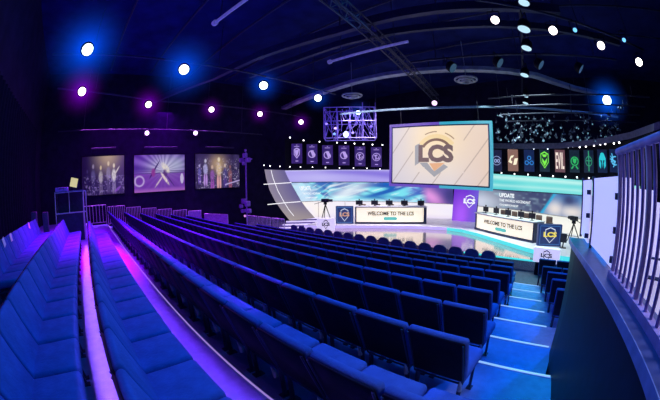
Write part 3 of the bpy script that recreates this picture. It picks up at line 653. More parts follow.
def c_p2(u, v):
    a = math.atan2(v - .56, (u - .58) * 1.5); rays = .5 + .5 * math.sin(a * 22 + 3 * math.sin(a * 3))
    c = mix(lin(70, 30, 150), lin(140, 95, 215), rays * .75); c = mix(c, lin(225, 225, 245), gau(u, v, .60, .66, .30, .30) * (.45 + .55 * rays)); c = mix(c, lin(190, 200, 225), gau(u, v, .85, .72, .15, .2) * .6)
    if v < .50: c = mix(c, lin(125, 62, 180), .82)
    c = mix(c, lin(60, 20, 110), el(v, 0, .50, 0, .015, 1) * .8); c = mix(c, lin(60, 20, 110), el(v, 0, .55, 0, .012, 1) * .6)
    q = math.hypot((u - .10) * 1.5, v - .30); c = mix(c, lin(215, 190, 245), max(0, 1 - abs(q - .13) / .035) * (u < .24)); c = mix(c, lin(215, 190, 245), el(u, v, .02, .30, .012, .12))
    c = mix(c, lin(38, 12, 92), el(u - .42 * (v - .6), v, .40, .60, .022, .30)); c = mix(c, lin(150, 60, 150), el(u, v, .375, .52, .05, .14) * .9)
    kn = .35 + .9 * vn(u * 46, v * 32); c = mix(c, lin(250, 240, 220), el(u + .35 * (v - .6), v, .63, .64, .075, .17) * min(1, kn)); c = mix(c, lin(90, 50, 120), el(u + .1 * (v - .6), v, .60, .50, .05, .12) * min(1, kn)); c = mix(c, lin(255, 235, 225), el(u + .45 * (v - .35), v, .60, .34, .035, .2) * min(1, kn)); c = mix(c, lin(250, 225, 230), el(u - .5 * (v - .3), v, .50, .28, .022, .2) * min(1, kn))
    c = mix(c, lin(40, 16, 95), el(u + .5 * (v - .3), v, .70, .28, .016, .2) * .8); c = mix(c, lin(225, 215, 250), el(u, v, .945, .33, .035, .15, 6) * .85)
    return mix(c, lin(200, 120, 220), max(0, .12 - v) * 6)
def c_p3(u, v):
    c = mix(lin(20, 10, 62), lin(70, 55, 110), vn(u * 12, v * 9)); c = mix(c, lin(215, 180, 130), gau(u, v, .50, .72, .17, .25) * .8)
    for cx, hy, sc, hd, bd in ((.22, .80, 1.1, (210, 205, 235), (185, 180, 235)), (.37, .62, 1.1, (225, 190, 165), (150, 90, 180)), (.52, .84, 1.35, (250, 230, 195), (235, 205, 165)), (.66, .66, 1.0, (225, 200, 180), (75, 65, 140)), (.78, .62, 1.0, (150, 100, 110), (150, 95, 105)), (.09, .66, .8, (190, 180, 235), (110, 100, 190))):
        c = figure(c, u, v, cx, hy, sc, lin(*hd), lin(*bd), lin(min(255, bd[0] * 1.15), bd[1] * .9, min(255, bd[2] * 1.1)))
    c = mix(c, lin(225, 210, 250), max(0, vn(u * 46, v * 34) - .74) * 3.2 * (v < .88))
    return mix(c, lin(200, 180, 240), el(v - .35 * (u - .8), 0, .14, 0, .022, 1) * (u > .66))
for i, (y0, y1, z0, z1, cf, lb) in enumerate(((-.35, 2.40, -.22, 1.98, c_p1, 'dark wall picture of figures under golden light, leftmost on the left wall'), (3.06, 6.44, -.25, 1.96, c_p2, 'purple wall picture with white light burst, middle of the left wall'),
        (7.2, 10.5, -.24, 2.0, c_p3, 'dark wall picture with golden central figure, rightmost on the left wall'))):
    t = thing('wall_picture', lb, 'picture', (-18.95, (y0 + y1) / 2, z0), 'pictures on the left wall')
    m = MB(); m.grid(lambda u, v: Vector((-18.92, y0 + (y1 - y0) * u, z0 + (z1 - z0) * v)), 130, 86, cf); mesh('print', m, colmat('picture_print', .72), t)
    mesh('hanging_frame', MB().box((-18.96, (y0 + y1) / 2, (z0 + z1) / 2), (.06, y1 - y0 + .1, z1 - z0 + .1)), BLACK, t)
    mesh('picture_light', MB().tube([(-18.6, y0 + .6, z1 + .42), (-18.6, y1 - .6, z1 + .42)], .05, 8).tube([(-18.98, (y0 + y1) / 2, z1 + .5), (-18.6, (y0 + y1) / 2, z1 + .42)], .03, 6), PIPE, t)

# ------------------------------------------------------------------ crowd barricades on the left
def barricade(a, b, h, lab, fill=False):
    a, b = Vector(a), Vector(b); d = b - a; L = Vector((d.x, d.y, 0)).length; t = thing('barricade', lab, 'barrier', (a + b) / 2, 'steel crowd barricades on the left')
    up = Vector((0, 0, h)); m = MB().tube([a + Vector((0, 0, .012)), a + up, b + up, b + Vector((0, 0, .012))], .026, 6); mesh('frame', m, CHROME, t)
    mesh('bottom_rail', MB().tube([a + Vector((0, 0, .15)), b + Vector((0, 0, .15))], .018, 6), CHROME, t)
    n = 9
    if fill: mesh('mesh_panel', MB().slab([a + Vector((0, 0, .15)), b + Vector((0, 0, .15)), b + up, a + up], Vector((.01, .01, 0))), mat('purple_mesh_panel', (.28, .16, .5), .7, emit=lin(70, 28, 130), es=.5), t)  # violet wash put into the mesh colour and its glow
    else:
        for i in range(1, n): mesh('bar', MB().tube([a + d * (i / n) + Vector((0, 0, .15)), a + d * (i / n) + up], .016, 6), CHROME, t)
for i, k in enumerate(range(0, 6)):
    y0 = nose(k) + .06 if k else -.75; y1 = nose(k + 1) - .06
    z = zfl(k)
    barricade((-18.35, y0, z), (-18.35, y1, z), 1.1, 'steel barricade along the left wall, ' + ORD[i] + ' from the camera side')
barricade((-18.42, 6.45, zfl(6)), (-18.38, 7.3, zfl(6)), 1.12, 'short purple mesh barricade by the left wall, behind the long mesh one', True)
barricade((-18.3, 7.5, zfl(7)), (-16.5, 8.28, zfl(7)), 1.02, 'long purple mesh barricade joining the three front barricades', True)
for i, (a, b) in enumerate((((-16.35, 9.5), (-15.35, 9.62)), ((-15.2, 9.64), (-14.15, 9.74)), ((-14.0, 9.75), (-13.0, 9.84)))):
    barricade((*a, GZ), (*b, GZ), 1.12, 'low steel barricade before the stage stairs, ' + ORD[i] + ' from the left')

# control booth at the left end of the upper rows
zb = zfl(-1); bt = thing('control_booth', 'purple-lit control booth frame at the far end of the upper seat rows', 'booth', (-12.6, -.8, zb))
y0, y1, xb0, xb1, zt = -1.42, -.2, -13.3, -12.3, .06
mesh('cabinet', MB().box((-12.85, (y0 + y1) / 2, zb + .5), (.9, y1 - y0 - .1, 1.0)), mat('booth_cabinet', (.04, .02, .10), .6), bt)
mesh('back_panel', MB().box((-13.28, (y0 + y1) / 2, (zb + 1 + zt) / 2), (.03, y1 - y0, zt - zb - 1)), MATS['booth_cabinet'], bt)
m = MB()
for y in (y0, y1, y1 + .12):
    m.tube([(xb1, y, zb + .01), (xb1, y, zt)], .022, 6)
for y in (y0, y1): m.tube([(xb0, y, zb + .01), (xb0, y, zt)], .022, 6)
m.tube([(xb1, (y0 + y1) / 2, zt - .75), (xb1, (y0 + y1) / 2, zt)], .015, 6)
for y in (y0, y1): m.tube([(xb0, y, zt), (xb1, y, zt)], .02, 6)
for z in (zt, zt - .75): m.tube([(xb1, y0, z), (xb1, y1 + .12, z)], .022, 6)
mesh('frame', m, CHROME, bt)
mesh('shelf', MB().box((-12.8, (y0 + y1) / 2, zt + .03), (1.05, y1 - y0 + .05, .03)), PURP, bt)
eq = thing('equipment_case', 'flat purple case lying on top of the control booth', 'case', (-12.5, -1.12, zt + .05)); mesh('body', MB().rbox((-12.5, -1.12, zt + .12), (.5, .55, .14), .02), mat('purple_case', (.4, .25, .8), .5), eq); mesh('handle', MB().tube([(-12.26, -1.22, zt + .1), (-12.21, -1.22, zt + .15), (-12.21, -1.02, zt + .15), (-12.26, -1.02, zt + .1)], .012, 6), SCR, eq)
mo = thing('monitor', 'small glowing yellowish monitor tilted on top of the control booth', 'monitor', (-12.45, -.58, zt + .045))
MM = Matrix.Rotation(R(-14), 3, 'X'); mesh('stand', MB().box((-12.45, -.58, zt + .10), (.12, .1, .11)), SCR, mo); mesh('housing', MB().box((-12.47, -.58, zt + .33), (.05, .34, .36), M=MM), SCR, mo); mesh('display', MB().box((-12.44, -.58, zt + .33), (.012, .31, .33), M=MM), em('yellow_display', (215, 205, 150), .9), mo)
for i, (y, h) in enumerate(((-2.35, 1.2), (-1.85, 1.15))):
    sp = thing('column_speaker', ('tall dark column left of the control booth, farther from it', 'tall dark column just left of the control booth')[i], 'speaker', (-12.0, y, zb))
    mesh('cabinet', MB().rbox((-12.0, y, zb + h / 2 + .02), (.28, .24, h), .03), mat('speaker_grille', (.10, .06, .2), .6), sp); mesh('base', MB().box((-12.0, y, zb + .01), (.34, .3, .02)), BLACK, sp)
# dark curtain behind the last row
m = MB(); m.grid(lambda u, v: Vector((-16.5 + 9 * u, -3.1 + .05 * math.sin(u * 150), -1.0 + 4.2 * v)), 200, 2)
struct('wall_curtain', m, mat('dark_curtain', (.006, .006, .02), .95, spec=.05), smooth=True)

# lighting stand by the left wall's right end
p = onr((247, 213), 20.4); p = Vector((p.x, p.y, GZ)); hs = onr((240, 160), 20.4).z - GZ
ls = thing('lighting_stand', 'tall purple-lit lighting stand between wall pictures and stage wing', 'light stand', p, None)
LSM = mat('painted_purple_light', (.25, .15, .55), .5, .2, emit=lin(40, 12, 100), es=.3)  # purple light on the stand put into its colour and glow
mesh('pole', MB().tube([p + Vector((0, 0, .1)), p + Vector((0, 0, hs + .5))], .05, 8), LSM, ls)
mesh('base', MB().box(p + Vector((0, 0, .05)), (.8, .8, .1)), LSM, ls)
for i, (dx, dz, s) in enumerate(((-.42, 0, .24), (.05, .28, .26), (.5, -.05, .24), (-.1, -.22, .2), (.1, .6, .14))):
    mesh('lamp_head', MB().rbox(p + Vector((dx, -.1, hs + dz)), (s * 1.1, s, s * 1.2), .05), LSM, ls)
mesh('crossbar', MB().tube([p + Vector((-.75, 0, hs)), p + Vector((.75, 0, hs))], .04, 6), LSM, ls)
for i, (dx, dz, s) in enumerate(((-.5, 1.55, .24), (-.1, 1.9, .3), (.36, 1.75, .32), (.55, 1.3, .26), (-.3, 1.25, .22), (.15, 1.3, .2))):
    mesh('lamp_head', MB().rbox(p + Vector((dx, -.15, dz)), (s, s, s * 1.1), .06), LSM, ls)
mesh('indicator', MB().ball(p + Vector((.5, -.45, 1.0)), .08, 8, 6), em('pink_indicator', (215, 140, 235), 1), ls)

# ------------------------------------------------------------------ rig and ceiling
CZ = 7.0
def lamp(pos, aim, r, col, s, label, group, hang_to=4.95, cat='stage light', name='stage_lamp', body=.34):
    pos = Vector(pos); d = (Vector(aim) - pos).normalized(); t = thing(name, label, cat, pos, group)
    mesh('housing', MB().tube([pos - d * body, pos - d * body * .7, pos - d * .03, pos], [r * .55, r * 1.02, r * 1.12, r * 1.12], 14), BLACK, t, True)
    a = d.cross(Vector((0, 0, 1))).normalized(); b = a.cross(d)
    n = 18; mesh('lens', MB().add([pos + d * .012 + (a * math.cos(2 * math.pi * i / n) + b * math.sin(2 * math.pi * i / n)) * r for i in range(n)], [tuple(range(n))]), em('lens_%d_%d_%d_%d' % (*col, int(s)), col, s), t)
    c = pos - d * body * .5; mesh('mount_yoke', MB().tube([c - a * (r + .05), c - a * (r + .05) + Vector((0, 0, .3)), c + a * (r + .05) + Vector((0, 0, .3)), c + a * (r + .05)], .02, 6).tube([c + Vector((0, 0, .3)), (c.x, c.y, max(hang_to, c.z + .34))], .02, 6), BLACK, t)
    return t
def spill(pos, col, e, r=.06):
    l = bpy.data.lights.new('lamp_light', 'POINT'); l.color = col; l.energy = e; l.shadow_soft_size = r; o = bpy.data.objects.new('lamp_light', l); C.objects.link(o); o.location = Vector(pos) + Vector((0, 0, ZC)); return o
def spot(pos, aim, col, e, ang, blend=.6, r=.15):
    l = bpy.data.lights.new('spot_light', 'SPOT'); l.color = col; l.energy = e; l.spot_size = R(ang); l.spot_blend = blend; l.shadow_soft_size = r
    o = bpy.data.objects.new('spot_light', l); C.objects.link(o); o.location = Vector(pos) + Vector((0, 0, ZC)); o.rotation_euler = (Vector(aim) - Vector(pos)).to_track_quat('-Z', 'Y').to_euler(); return o
def area(pos, aim, col, e, sx, sy):
    l = bpy.data.lights.new('area_light', 'AREA'); l.color = col; l.energy = e; l.shape = 'RECTANGLE'; l.size = sx; l.size_y = sy
    o = bpy.data.objects.new('area_light', l); C.objects.link(o); o.location = Vector(pos) + Vector((0, 0, ZC)); o.rotation_euler = (Vector(aim) - Vector(pos)).to_track_quat('-Z', 'Y').to_euler(); return o
LB = (.08, .28, 1.0); LP = (.55, .08, 1.0)
bl = [((87.5, 49.5), .205), ((184, 69.5), .20), ((263.5, 85.5), .19), ((318, 98), .185)]
for i, (p, r) in enumerate(bl):
    q = onz(p, 4.5); lamp(q, (-2, 1.5, -1), r, (225, 240, 255), 6, 'bright blue-white ceiling lamp, ' + ORD[i] + ' from the left in the upper left row', 'blue-white lamps on the left')
    spill(q + Vector((.25, -.1, -.28)), (.03, .16, 1.0), 30 if i < 2 else 16)
pp = [((82, 91.5), .20), ((148.5, 104.5), .18), ((211.5, 109.5), .165), ((260, 114), .165), ((301, 122), .175)]
for i, (p, r) in enumerate(pp):
    q = onz(p, 4.5); lamp(q, (-2, 1.5, -1), r, (255, 215, 255), 5, 'pinkish violet ceiling lamp, ' + ORD[i] + ' from the left in the long violet row', 'violet lamps on the left')
    spill(q + Vector((.25, -.1, -.28)), (.42, .04, 1.0), 22)
for i, p in enumerate(((147, 133), (195.5, 133))):
    q = onx(p, -17.6); lamp(q, (-2, 1.5, -1), .13, (235, 190, 255), 4, 'small violet lamp low on the left wall rig, ' + ('left' if i == 0 else 'right') + ' of two', 'low violet lamps', hang_to=3.3)
for i, (p, r) in enumerate((((495, 20), .12), ((553, 30.5), .135), ((601, 45.5), .14), ((639, 62), .15))):
    q = onz(p, 4.5); lamp(q, (.6, 0, 0), r, (255, 240, 235), 7, 'warm white ceiling lamp, ' + ORD[i] + ' from the left in the right-hand row', 'warm white lamps on the right')
ml = [((524, 2.5), .15), ((524, 29), .2), ((526.5, 48), .185), ((524.5, 75), .19), ((525.5, 96), .16), ((525.5, 103), .17)]
for i, (p, r) in enumerate(ml):
    q = onz(p, 4.5); lamp(q, q + Vector((-.25, -.15, -.94)), r, (190, 232, 255), 1.4 if i else 1.0, 'tilted pale blue stage lamp, ' + ORD[i] + ' from the top of the picture in its column', 'column of pale blue lamps', hang_to=5.24)
q = onz((607, 100.5), 4.5); lamp(q, (.6, 0, 0), .26, (215, 235, 255), 8, 'brilliant blue lamp glowing above the right banners', 'lone blue lamp'); spill(q + Vector((-.2, -.5, -.2)), (.03, .15, 1.0), 45)
for i, p in enumerate(((575, 30), (624, 40))):
    q = onz(p, 4.5); lamp(q, (.6, 0, 0), .07, (110, 190, 255), 1.6, 'small pale blue lamp, ' + ('left' if i == 0 else 'right') + ' of the pair between the warm white lamps', 'small pale blue lamps')
q = onz((434.5, 103), 4.2); lamp(q, q + Vector((.35, -.8, -.55)), .15, (240, 200, 250), 1.6, 'small pinkish lamp just above the big video screen', 'screen top lamp', hang_to=4.55)
# scoops: tilted reflector heads seen nearly edge-on
for i, p in enumerate(((453, 68), (500, 63), (541, 65), (581, 69))):
    q = onz(p, 4.55); lamp(q, q + Vector((.77, -.06, -.66)), .21, (55, 95, 130), .5, 'dark scoop light with pale rim, ' + ORD[i] + ' from the left above the big screen', 'scoop lights above the stage', body=.3)
# painted haze: lamp halos put into glowing colour of shallow bowls behind lenses
hz = MB(); hz.c = []
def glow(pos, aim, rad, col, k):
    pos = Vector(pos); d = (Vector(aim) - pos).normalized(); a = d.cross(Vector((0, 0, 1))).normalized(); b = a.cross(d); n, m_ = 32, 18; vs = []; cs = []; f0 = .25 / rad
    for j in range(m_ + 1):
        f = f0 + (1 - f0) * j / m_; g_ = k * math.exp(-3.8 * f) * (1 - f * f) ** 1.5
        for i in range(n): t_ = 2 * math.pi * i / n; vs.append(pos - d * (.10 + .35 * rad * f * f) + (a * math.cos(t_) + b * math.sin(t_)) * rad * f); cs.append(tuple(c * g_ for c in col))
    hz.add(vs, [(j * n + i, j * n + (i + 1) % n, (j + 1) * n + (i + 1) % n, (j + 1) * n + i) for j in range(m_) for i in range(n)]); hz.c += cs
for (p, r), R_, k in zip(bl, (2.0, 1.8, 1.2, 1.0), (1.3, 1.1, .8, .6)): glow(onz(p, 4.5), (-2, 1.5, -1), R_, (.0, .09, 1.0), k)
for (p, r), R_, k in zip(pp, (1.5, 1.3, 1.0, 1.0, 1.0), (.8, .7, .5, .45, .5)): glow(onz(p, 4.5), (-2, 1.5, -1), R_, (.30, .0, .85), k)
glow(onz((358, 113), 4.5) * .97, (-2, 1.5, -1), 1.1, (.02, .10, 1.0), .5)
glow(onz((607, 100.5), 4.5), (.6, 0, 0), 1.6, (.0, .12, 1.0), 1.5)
hm = bpy.data.materials.new('painted_haze_glow'); hm.use_nodes = True; n_, l_ = hm.node_tree.nodes, hm.node_tree.links; n_.remove(n_['Principled BSDF'])
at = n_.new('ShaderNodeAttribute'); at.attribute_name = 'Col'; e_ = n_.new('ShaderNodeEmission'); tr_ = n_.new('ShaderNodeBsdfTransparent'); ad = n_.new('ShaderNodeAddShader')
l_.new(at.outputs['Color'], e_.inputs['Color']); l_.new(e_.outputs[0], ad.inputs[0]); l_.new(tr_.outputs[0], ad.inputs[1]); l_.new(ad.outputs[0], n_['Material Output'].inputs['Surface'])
ho = mesh('hanging_painted_glow', hz, hm); ho['kind'] = 'stuff'; tag(ho, 'painted blue and violet glow on bowls around the ceiling lamps', 'haze')
# rig pipes and truss
def pipe(pts, r, label, cat='pipe', m=None, n=8, name='rigging_pipe'):
    o = mesh(name, MB().tube(pts, r, n), m or PIPE, None, True); tag(o, label, cat, 'ceiling rigging'); return o
def hangpipe(pts, r, label, m=None, top=None):
    a, b = Vector(pts[0]), Vector(pts[-1]); t = thing('rigging_pipe', label, 'pipe', (a + b) / 2, 'ceiling rigging')
    mesh('pipe', MB().tube(pts, r, 8), m or PIPE, t, True)
    for k in (.12, .5, .88):
        c = a + (b - a) * k; mesh('hanging_rod', MB().tube([c, (c.x, c.y, top or CZ)], .015, 6), PIPE, t)
hangpipe([(-11.3, -2, 4.95), (-11.7, 12.5, 4.95)], .045, 'long dark rigging pipe carrying the blue-white lamps')
hangpipe([(-15.4, -2, 4.95), (-17.6, 4, 4.95), (-17.6, 16, 4.95)], .045, 'long dark rigging pipe carrying the violet lamps')
hangpipe([(-1.8, 7.6, 5.12), (4.2, 11.6, 5.12)], .045, 'dark rigging pipe carrying the warm white lamps')
hangpipe([(-.2, 6.2, 5.32), (-2.4, 18.2, 5.32)], .05, 'dark rigging pipe carrying the column of pale blue lamps')
hangpipe([(-6, 11.1, 5.08), (3, 12.7, 5.08)], .045, 'dark rigging pipe carrying the scoop lights')
STRIP = mat('pale_strip_housing', (.3, .3, .45), .5, emit=lin(70, 68, 130), es=.8)  # faint glow put into the housing colour of the unlit tubes
for i, (a, b) in enumerate((((216, 22), (247, -1)), ((331, 61.5), (408, 41.5)))):
    A, B = onz(a, 4.6), onz(b, 4.6); t = thing('tube_light', ('pale strip tube near the top edge, left of centre', 'long pale strip tube above the centre seats')[i], 'light', (A + B) / 2, 'unlit strip tubes')
    mesh('tube', MB().tube([A, B], .05, 8), STRIP, t, True); mesh('end_cap', MB().tube([A, A + (A - B).normalized() * .12], .09, 8), STRIP, t)
    for k in (.15, .85): c = A + (B - A) * k; mesh('hanging_rod', MB().tube([c, (c.x, c.y, CZ)], .012, 6), PIPE, t)
def truss(a, b, w, label):
    a, b = Vector(a), Vector(b); d = (b - a); L = d.length; dn = d.normalized(); s = dn.cross(Vector((0, 0, 1))).normalized() * w / 2; u = Vector((0, 0, w / 2))
    t = thing('lighting_truss', label, 'truss', (a + b) / 2, 'lighting trusses'); ch = MB(); br = MB()
    for sx in (-1, 1):
        for sz in (-1, 1): ch.tube([a + s * sx + u * sz, b + s * sx + u * sz], .028, 6)
    n = int(L / (w * 1.2)); 
    for i in range(n):
        p0, p1 = a + d * (i / n), a + d * ((i + 1) / n); e = 1 if i % 2 else -1
        br.tube([p0 + s * e + u, p1 - s * e + u], .014, 5).tube([p0 + s + u * e, p1 + s - u * e], .014, 5).tube([p0 - s + u * e, p1 - s - u * e], .014, 5).tube([p0 + s * e - u, p1 - s * e - u], .014, 5)
    mesh('chord', ch, PIPE, t, True); mesh('bracing', br, PIPE, t)
    for k in (.1, .9): c = a + d * k; mesh('hanging_rod', MB().tube([c, (c.x, c.y, CZ)], .02, 6), PIPE, t)
truss(onz((318, -12), 5.0), onz((436, 98), 5.0), .34, 'dark truss running from the top edge down to the big screen')
# ceiling beams and curved duct
def beamx(pts, w, h, z, label, m=DUCT, cat='duct', name='ventilation_duct', n_=24):
    L = [Vector((p[0], p[1], 0)) for p in pts]; left, right = [], []
    for i, p in enumerate(L):
        t = ((L[i + 1] - p) if i < len(L) - 1 else (p - L[i - 1])); t.normalize(); nn = Vector((-t.y, t.x, 0)) * w / 2; left.append((p + nn)[:2]); right.append((p - nn)[:2])
    t = thing(name, label, cat, (L[len(L) // 2].x, L[len(L) // 2].y, z)); mesh('channel', MB().prism(left + right[::-1], z, z + h), m, t)
    for k in (1, len(L) // 2, len(L) - 2): mesh('hanging_strap', MB().box((L[k].x, L[k].y, (z + h + 6.7) / 2), (.03, .03, 6.7 - z - h)), PIPE, t)
def arc_pts(px): 
    return [onz(p, 5.7) for p in px]
beamx(arc_pts([(276, 113), (300, 102), (330, 91), (356, 83), (385, 77), (415, 73), (445, 71), (480, 71), (510, 73), (535, 77), (556, 84), (575, 90), (597, 95)]), (.46), .2, 5.7, 'grey curved duct sweeping above the big screen')
beamx([onz(p, 5.2) for p in [(120, 120), (170, 96), (215, 79), (260, 58), (300, 45), (340, 34), (370, 25), (400, 18), (440, 12), (500, 10), (560, 14)]], .22, .3, 5.2, 'dark curved beam arching across the ceiling centre', mat('beam_paint', (.018, .022, .055), .7), 'beam', 'arched_beam')
beamx([onz(p, 5.3) for p in [(250, 78), (300, 60), (345, 45), (390, 35), (440, 29), (495, 27), (560, 32), (620, 46)]], .16, .25, 5.3, 'second dark curved beam just below the arching beam', MATS['beam_paint'], 'beam', 'arched_beam')
beamx([onz(p, 3.95) for p in [(340, 115), (376, 111.6), (410, 109.6), (440, 108.5), (470, 107.9), (500, 107.8), (530, 108.8), (560, 111), (590, 114), (618, 118)]], .10, .10, 3.95, 'thin pale pipe above the big screen and right banners', mat('pale_pipe', (.2, .3, .4), .5, emit=lin(25, 45, 75), es=.6), 'beam', 'lighting_beam')
for i, p in enumerate(((352, 95.5), (466, 79.5))):
    q = onz(p, 4.9); t = thing('ceiling_diffuser', 'round ribbed ceiling diffuser ' + ('beside the hanging lamp cage' if i == 0 else 'above the big video screen'), 'vent', q, 'round ceiling diffusers')
    for j, rr in enumerate((.55, .38, .22)):
        mesh('ring', MB().tube([q + Vector((rr * math.cos(a * math.pi / 12), rr * math.sin(a * math.pi / 12), -.06 * j)) for a in range(25)], .05, 6, False), DUCT, t, True)
    mesh('hanging_neck', MB().tube([q, q + Vector((0, 0, .16))], .2, 14).tube([q + Vector((0, 0, .16)), (q.x, q.y, CZ)], .015, 6), DUCT, t, True)
# soffit ring above the right banners
m = MB(); band(m, [(480, 143), (520, 143.5), (560, 143), (600, 138.5), (630, 132), (660, 121)], [(480, 148), (520, 149), (560, 148.5), (600, 144.5), (630, 139), (660, 129)], wallpt(.9), 50, 2); struct('trim_4', m, mat('soffit_grey', (.12, .12, .2), .6))
# hanging lamp cage
cc_ = onr((350, 124), 19.0); t = thing('lamp_cage', 'hanging truss cage of blue and violet lamps left of the big screen', 'lamp rig', cc_)
CAGE = mat('cage_metal', (.25, .2, .6), .4, .3, emit=lin(60, 40, 150), es=.5); rt = Vector((cc_.y, -cc_.x, 0)).normalized(); fw = Vector((cc_.x, cc_.y, 0)).normalized(); w, h, dd = 3.1, 1.9, 1.2  # lamps' blue light put into the cage metal's colour and glow
P_ = lambda u, v, q=0: cc_ + rt * (u - .5) * w + Vector((0, 0, (v - .5) * h)) + fw * (q - .5) * dd
m = MB()
for q in (0, 1):
    for v in (0, .55, 1): m.tube([P_(0, v, q), P_(1, v, q)], .03, 6)
    for u in (0, .25, .5, .75, 1): m.tube([P_(u, 0, q), P_(u, 1 if u < .7 else 1.15, q)], .03, 6)
for u in (0, 1):
    for v in (0, 1): m.tube([P_(u, v, 0), P_(u, v, 1)], .03, 6)
mesh('frame', m, CAGE, t); m = MB(); random.seed(3)
for i in range(90):
    u, v, q = random.random(), random.random(), random.random(); a = random.uniform(-.14, .14); m.tube([P_(u, v, q), P_(min(1, max(0, u + a)), min(1, max(0, v + random.choice((-.35, .35)))), q)], .022, 5)
mesh('bracing', m, CAGE, t)
for i, (u, v, col, s) in enumerate(((.66, .80, (170, 215, 255), 5), (.42, .10, (190, 205, 255), 3), (.2, .12, (110, 150, 255), 2), (.05, .45, (130, 110, 255), 2), (.22, .3, (200, 170, 255), 2), (.55, .15, (150, 130, 255), 2), (.9, .35, (120, 90, 240), 1.5), (.5, .5, (110, 90, 255), 1.2))):
    c = P_(u, v, 0) - fw * .1; rr = .16 if i < 2 else .09
    mesh('lamp', MB().ball(c, (rr, rr, rr * (1.2 if i == 1 else .8)), 10, 6), em('cage_lamp_%d' % i, col, s), t, True)
for u in (.1, .9): mesh('hanging_rod', MB().tube([P_(u, 1, .5), Vector((P_(u, 1, .5).x, P_(u, 1, .5).y, P_(u, 1, .5).z + .5))], .02, 6), PIPE, t)
spill(cc_ - fw * .9, (.25, .15, 1), 18)
# many small fixtures above the right of the stage
random.seed(11)
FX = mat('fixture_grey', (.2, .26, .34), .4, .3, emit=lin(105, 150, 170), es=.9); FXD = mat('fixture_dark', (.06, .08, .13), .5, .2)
placed = []
for i in range(500):
    px = random.uniform(496, 622); py = 142 - 27 * random.random() ** 1.4 - (max(0, px - 590) * .25)
    q = onr((px, py), random.uniform(14.5, 18)); s = random.uniform(.06, .13)
    if len(placed) >= 135 or any((q - o_).length < .36 for o_ in placed): continue
    if min(abs(q.y - (12.6 + 1.1 * k_ - .15)) for k_ in range(4)) < .2: continue
    placed.append(q)
    t = thing('rig_fixture', 'small dark rig fixture in the tangle of lamps above the right banners', 'rig fixture', q, 'tangle of fixtures above the right banners')
    Mx = Matrix.Rotation(random.uniform(0, 6), 3, 'Z') @ Matrix.Rotation(random.uniform(-.7, .7), 3, 'X')
    mesh('housing', MB().tube([q - Mx @ Vector((0, s, 0)), q, q + Mx @ Vector((0, s * .8, 0))], [s * .35, s * .5, s * .55], 8), FXD, t); mesh('lens', MB().tube([q + Mx @ Vector((0, s * .8, 0)), q + Mx @ Vector((0, s * .86, 0))], s * .5, 8), FX, t)
    mesh('mount_clamp', MB().tube([q, q + Vector((0, 0, s + .08))], .02, 5), FXD, t)
for i in range(4):
    y = 12.6 + 1.1 * i
    hangpipe([(-3.2, y, 3.5 - .12 * i), (4.2, y - .3, 3.5 - .12 * i)], .03, 'thin rigging pipe among the fixtures above the right banners, ' + ORD[i] + ' from the front', top=3.9)
hangpipe([onz((-10, 138), 3.6) if 0 else Vector((-18.3, -2, 3.4)), Vector((-18.3, 12, 3.4))], .035, 'low dark rigging pipe along the left wall')
for i in range(6):
    hangpipe([(-18, .95 + 2.6 * i, 6.85), (7.5, .95 + 2.6 * i, 6.85)], .04, 'thin ceiling conduit crossing the room, ' + ORD[i] + ' from the camera')

# ------------------------------------------------------------------ light
w = bpy.data.worlds.new('World'); bpy.context.scene.world = w; w.use_nodes = True
w.node_tree.nodes['Background'].inputs['Color'].default_value = (.010, .016, .11, 1); w.node_tree.nodes['Background'].inputs['Strength'].default_value = .25
area((-2.4, 3.4, 4.4), (-2.6, .6, -1.5), (.0, .28, 1.0), 360, 5, 3)
area((-8, 6.5, 4.6), (-7, 4.5, -2), (.0, .26, 1.0), 120, 8, 4)
spot((2.9, 12.5, 4.3), (-.6, 4.6, -2.3), (.0, .20, 1.0), 4800, 30, .5, .1)
def beam(x0, x1, y, w, col, e, spread):  # narrow unseen downlight, added to tint one strip below
    a = area(((x0 + x1) / 2, y, 4.3), ((x0 + x1) / 2, y, -2), col, e, x1 - x0, w); a.data.spread = R(spread); a.rotation_euler = (0, 0, 0)
beam(-11, -.3, -.20, .16, (.55, .17, 1.0), 30, 3)
beam(-11, -.3, .90, .28, (.42, .07, 1.0), 16, 4)
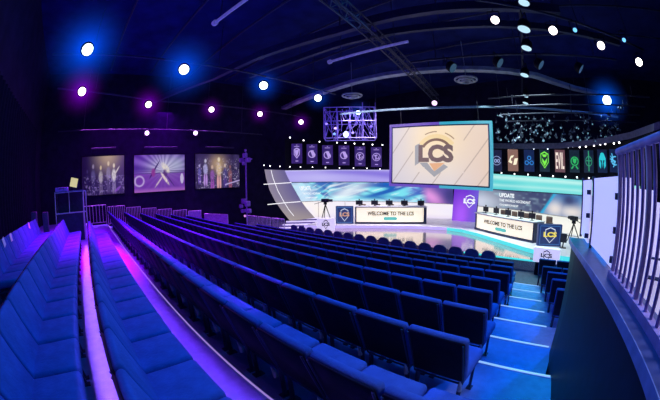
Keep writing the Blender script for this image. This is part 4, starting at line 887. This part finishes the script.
beam(-17.5, -3, 2.0, .5, (.5, .03, .9), 40, 6)
for y in (-.5, 3.4, 7.4):
    spot((-16.9, y, 4.3), (-13.0, y * .7, -1.6), (.5, .0, 1.0), 1700, 80, .9, .2)
area((-8.6, 0.9, 4.2), (-8.8, 0.9, -2), (.65, .0, 1.0), 400, 4.5, 2).data.spread = R(50)
beam(-17, -12.8, 9.6, .6, (.6, .1, 1.0), 40, 20)
area((-14.0, 3, 4.4), (-13, 3, -2), (.6, .0, 1.0), 300, 6, 10)
area((-17.0, 5.0, 3.9), (-19, 5, -1.5), (.42, .0, 1.0), 230, 1, 12)
area((-9.8, 14.4, 4.2), (-9.9, 14.6, -2.4), (1.0, .88, .95), 330, 5, 2).data.spread = R(110)
area((-2.6, 14.0, 4.2), (-2.5, 14.2, -2.4), (.75, .98, .95), 330, 5, 2).data.spread = R(110)
area((-1.0, 11.0, .5), (-.3, 8.4, -2.8), (.0, .8, .8), 70, 2.5, 1).data.spread = R(100)
spot((-1.6, 10.8, 1.2), (.1, 4.4, -1.2), (.0, .85, .75), 2600, 15, .9, .1)
beam(-18.6, -18.1, 4.2, 9.5, (.6, .1, 1.0), 120, 25)
area((3.2, 1.6, 3.2), (2.0, 1.9, -1.5), (.85, .75, 1.0), 80, 1.5, 1.5).data.spread = R(70)
area((1.4, .2, 2.2), (.4, 2.0, -.2), (.3, .25, 1.0), 5, .8, .8)
area((-12, 2, 4.3), (-12, 2, 6), (.0, .012, 1.0), 80, 10, 9)  # unseen upward light added to lift the ceiling's blue
area((-3, 6, 4.3), (-3, 6, 6), (.02, .06, 1.0), 22, 9, 9)  # weaker unseen uplight, added for the rest of the ceiling

sc = bpy.context.scene
sc.view_settings.view_transform = 'Standard'; sc.view_settings.look = 'None'; sc.view_settings.exposure = 0; sc.view_settings.gamma = 1
sc.cycles.max_bounces = 5; sc.cycles.diffuse_bounces = 2; sc.cycles.glossy_bounces = 3; sc.cycles.transparent_max_bounces = 8
sc.cycles.sample_clamp_indirect = 2.0; sc.cycles.use_denoising = True
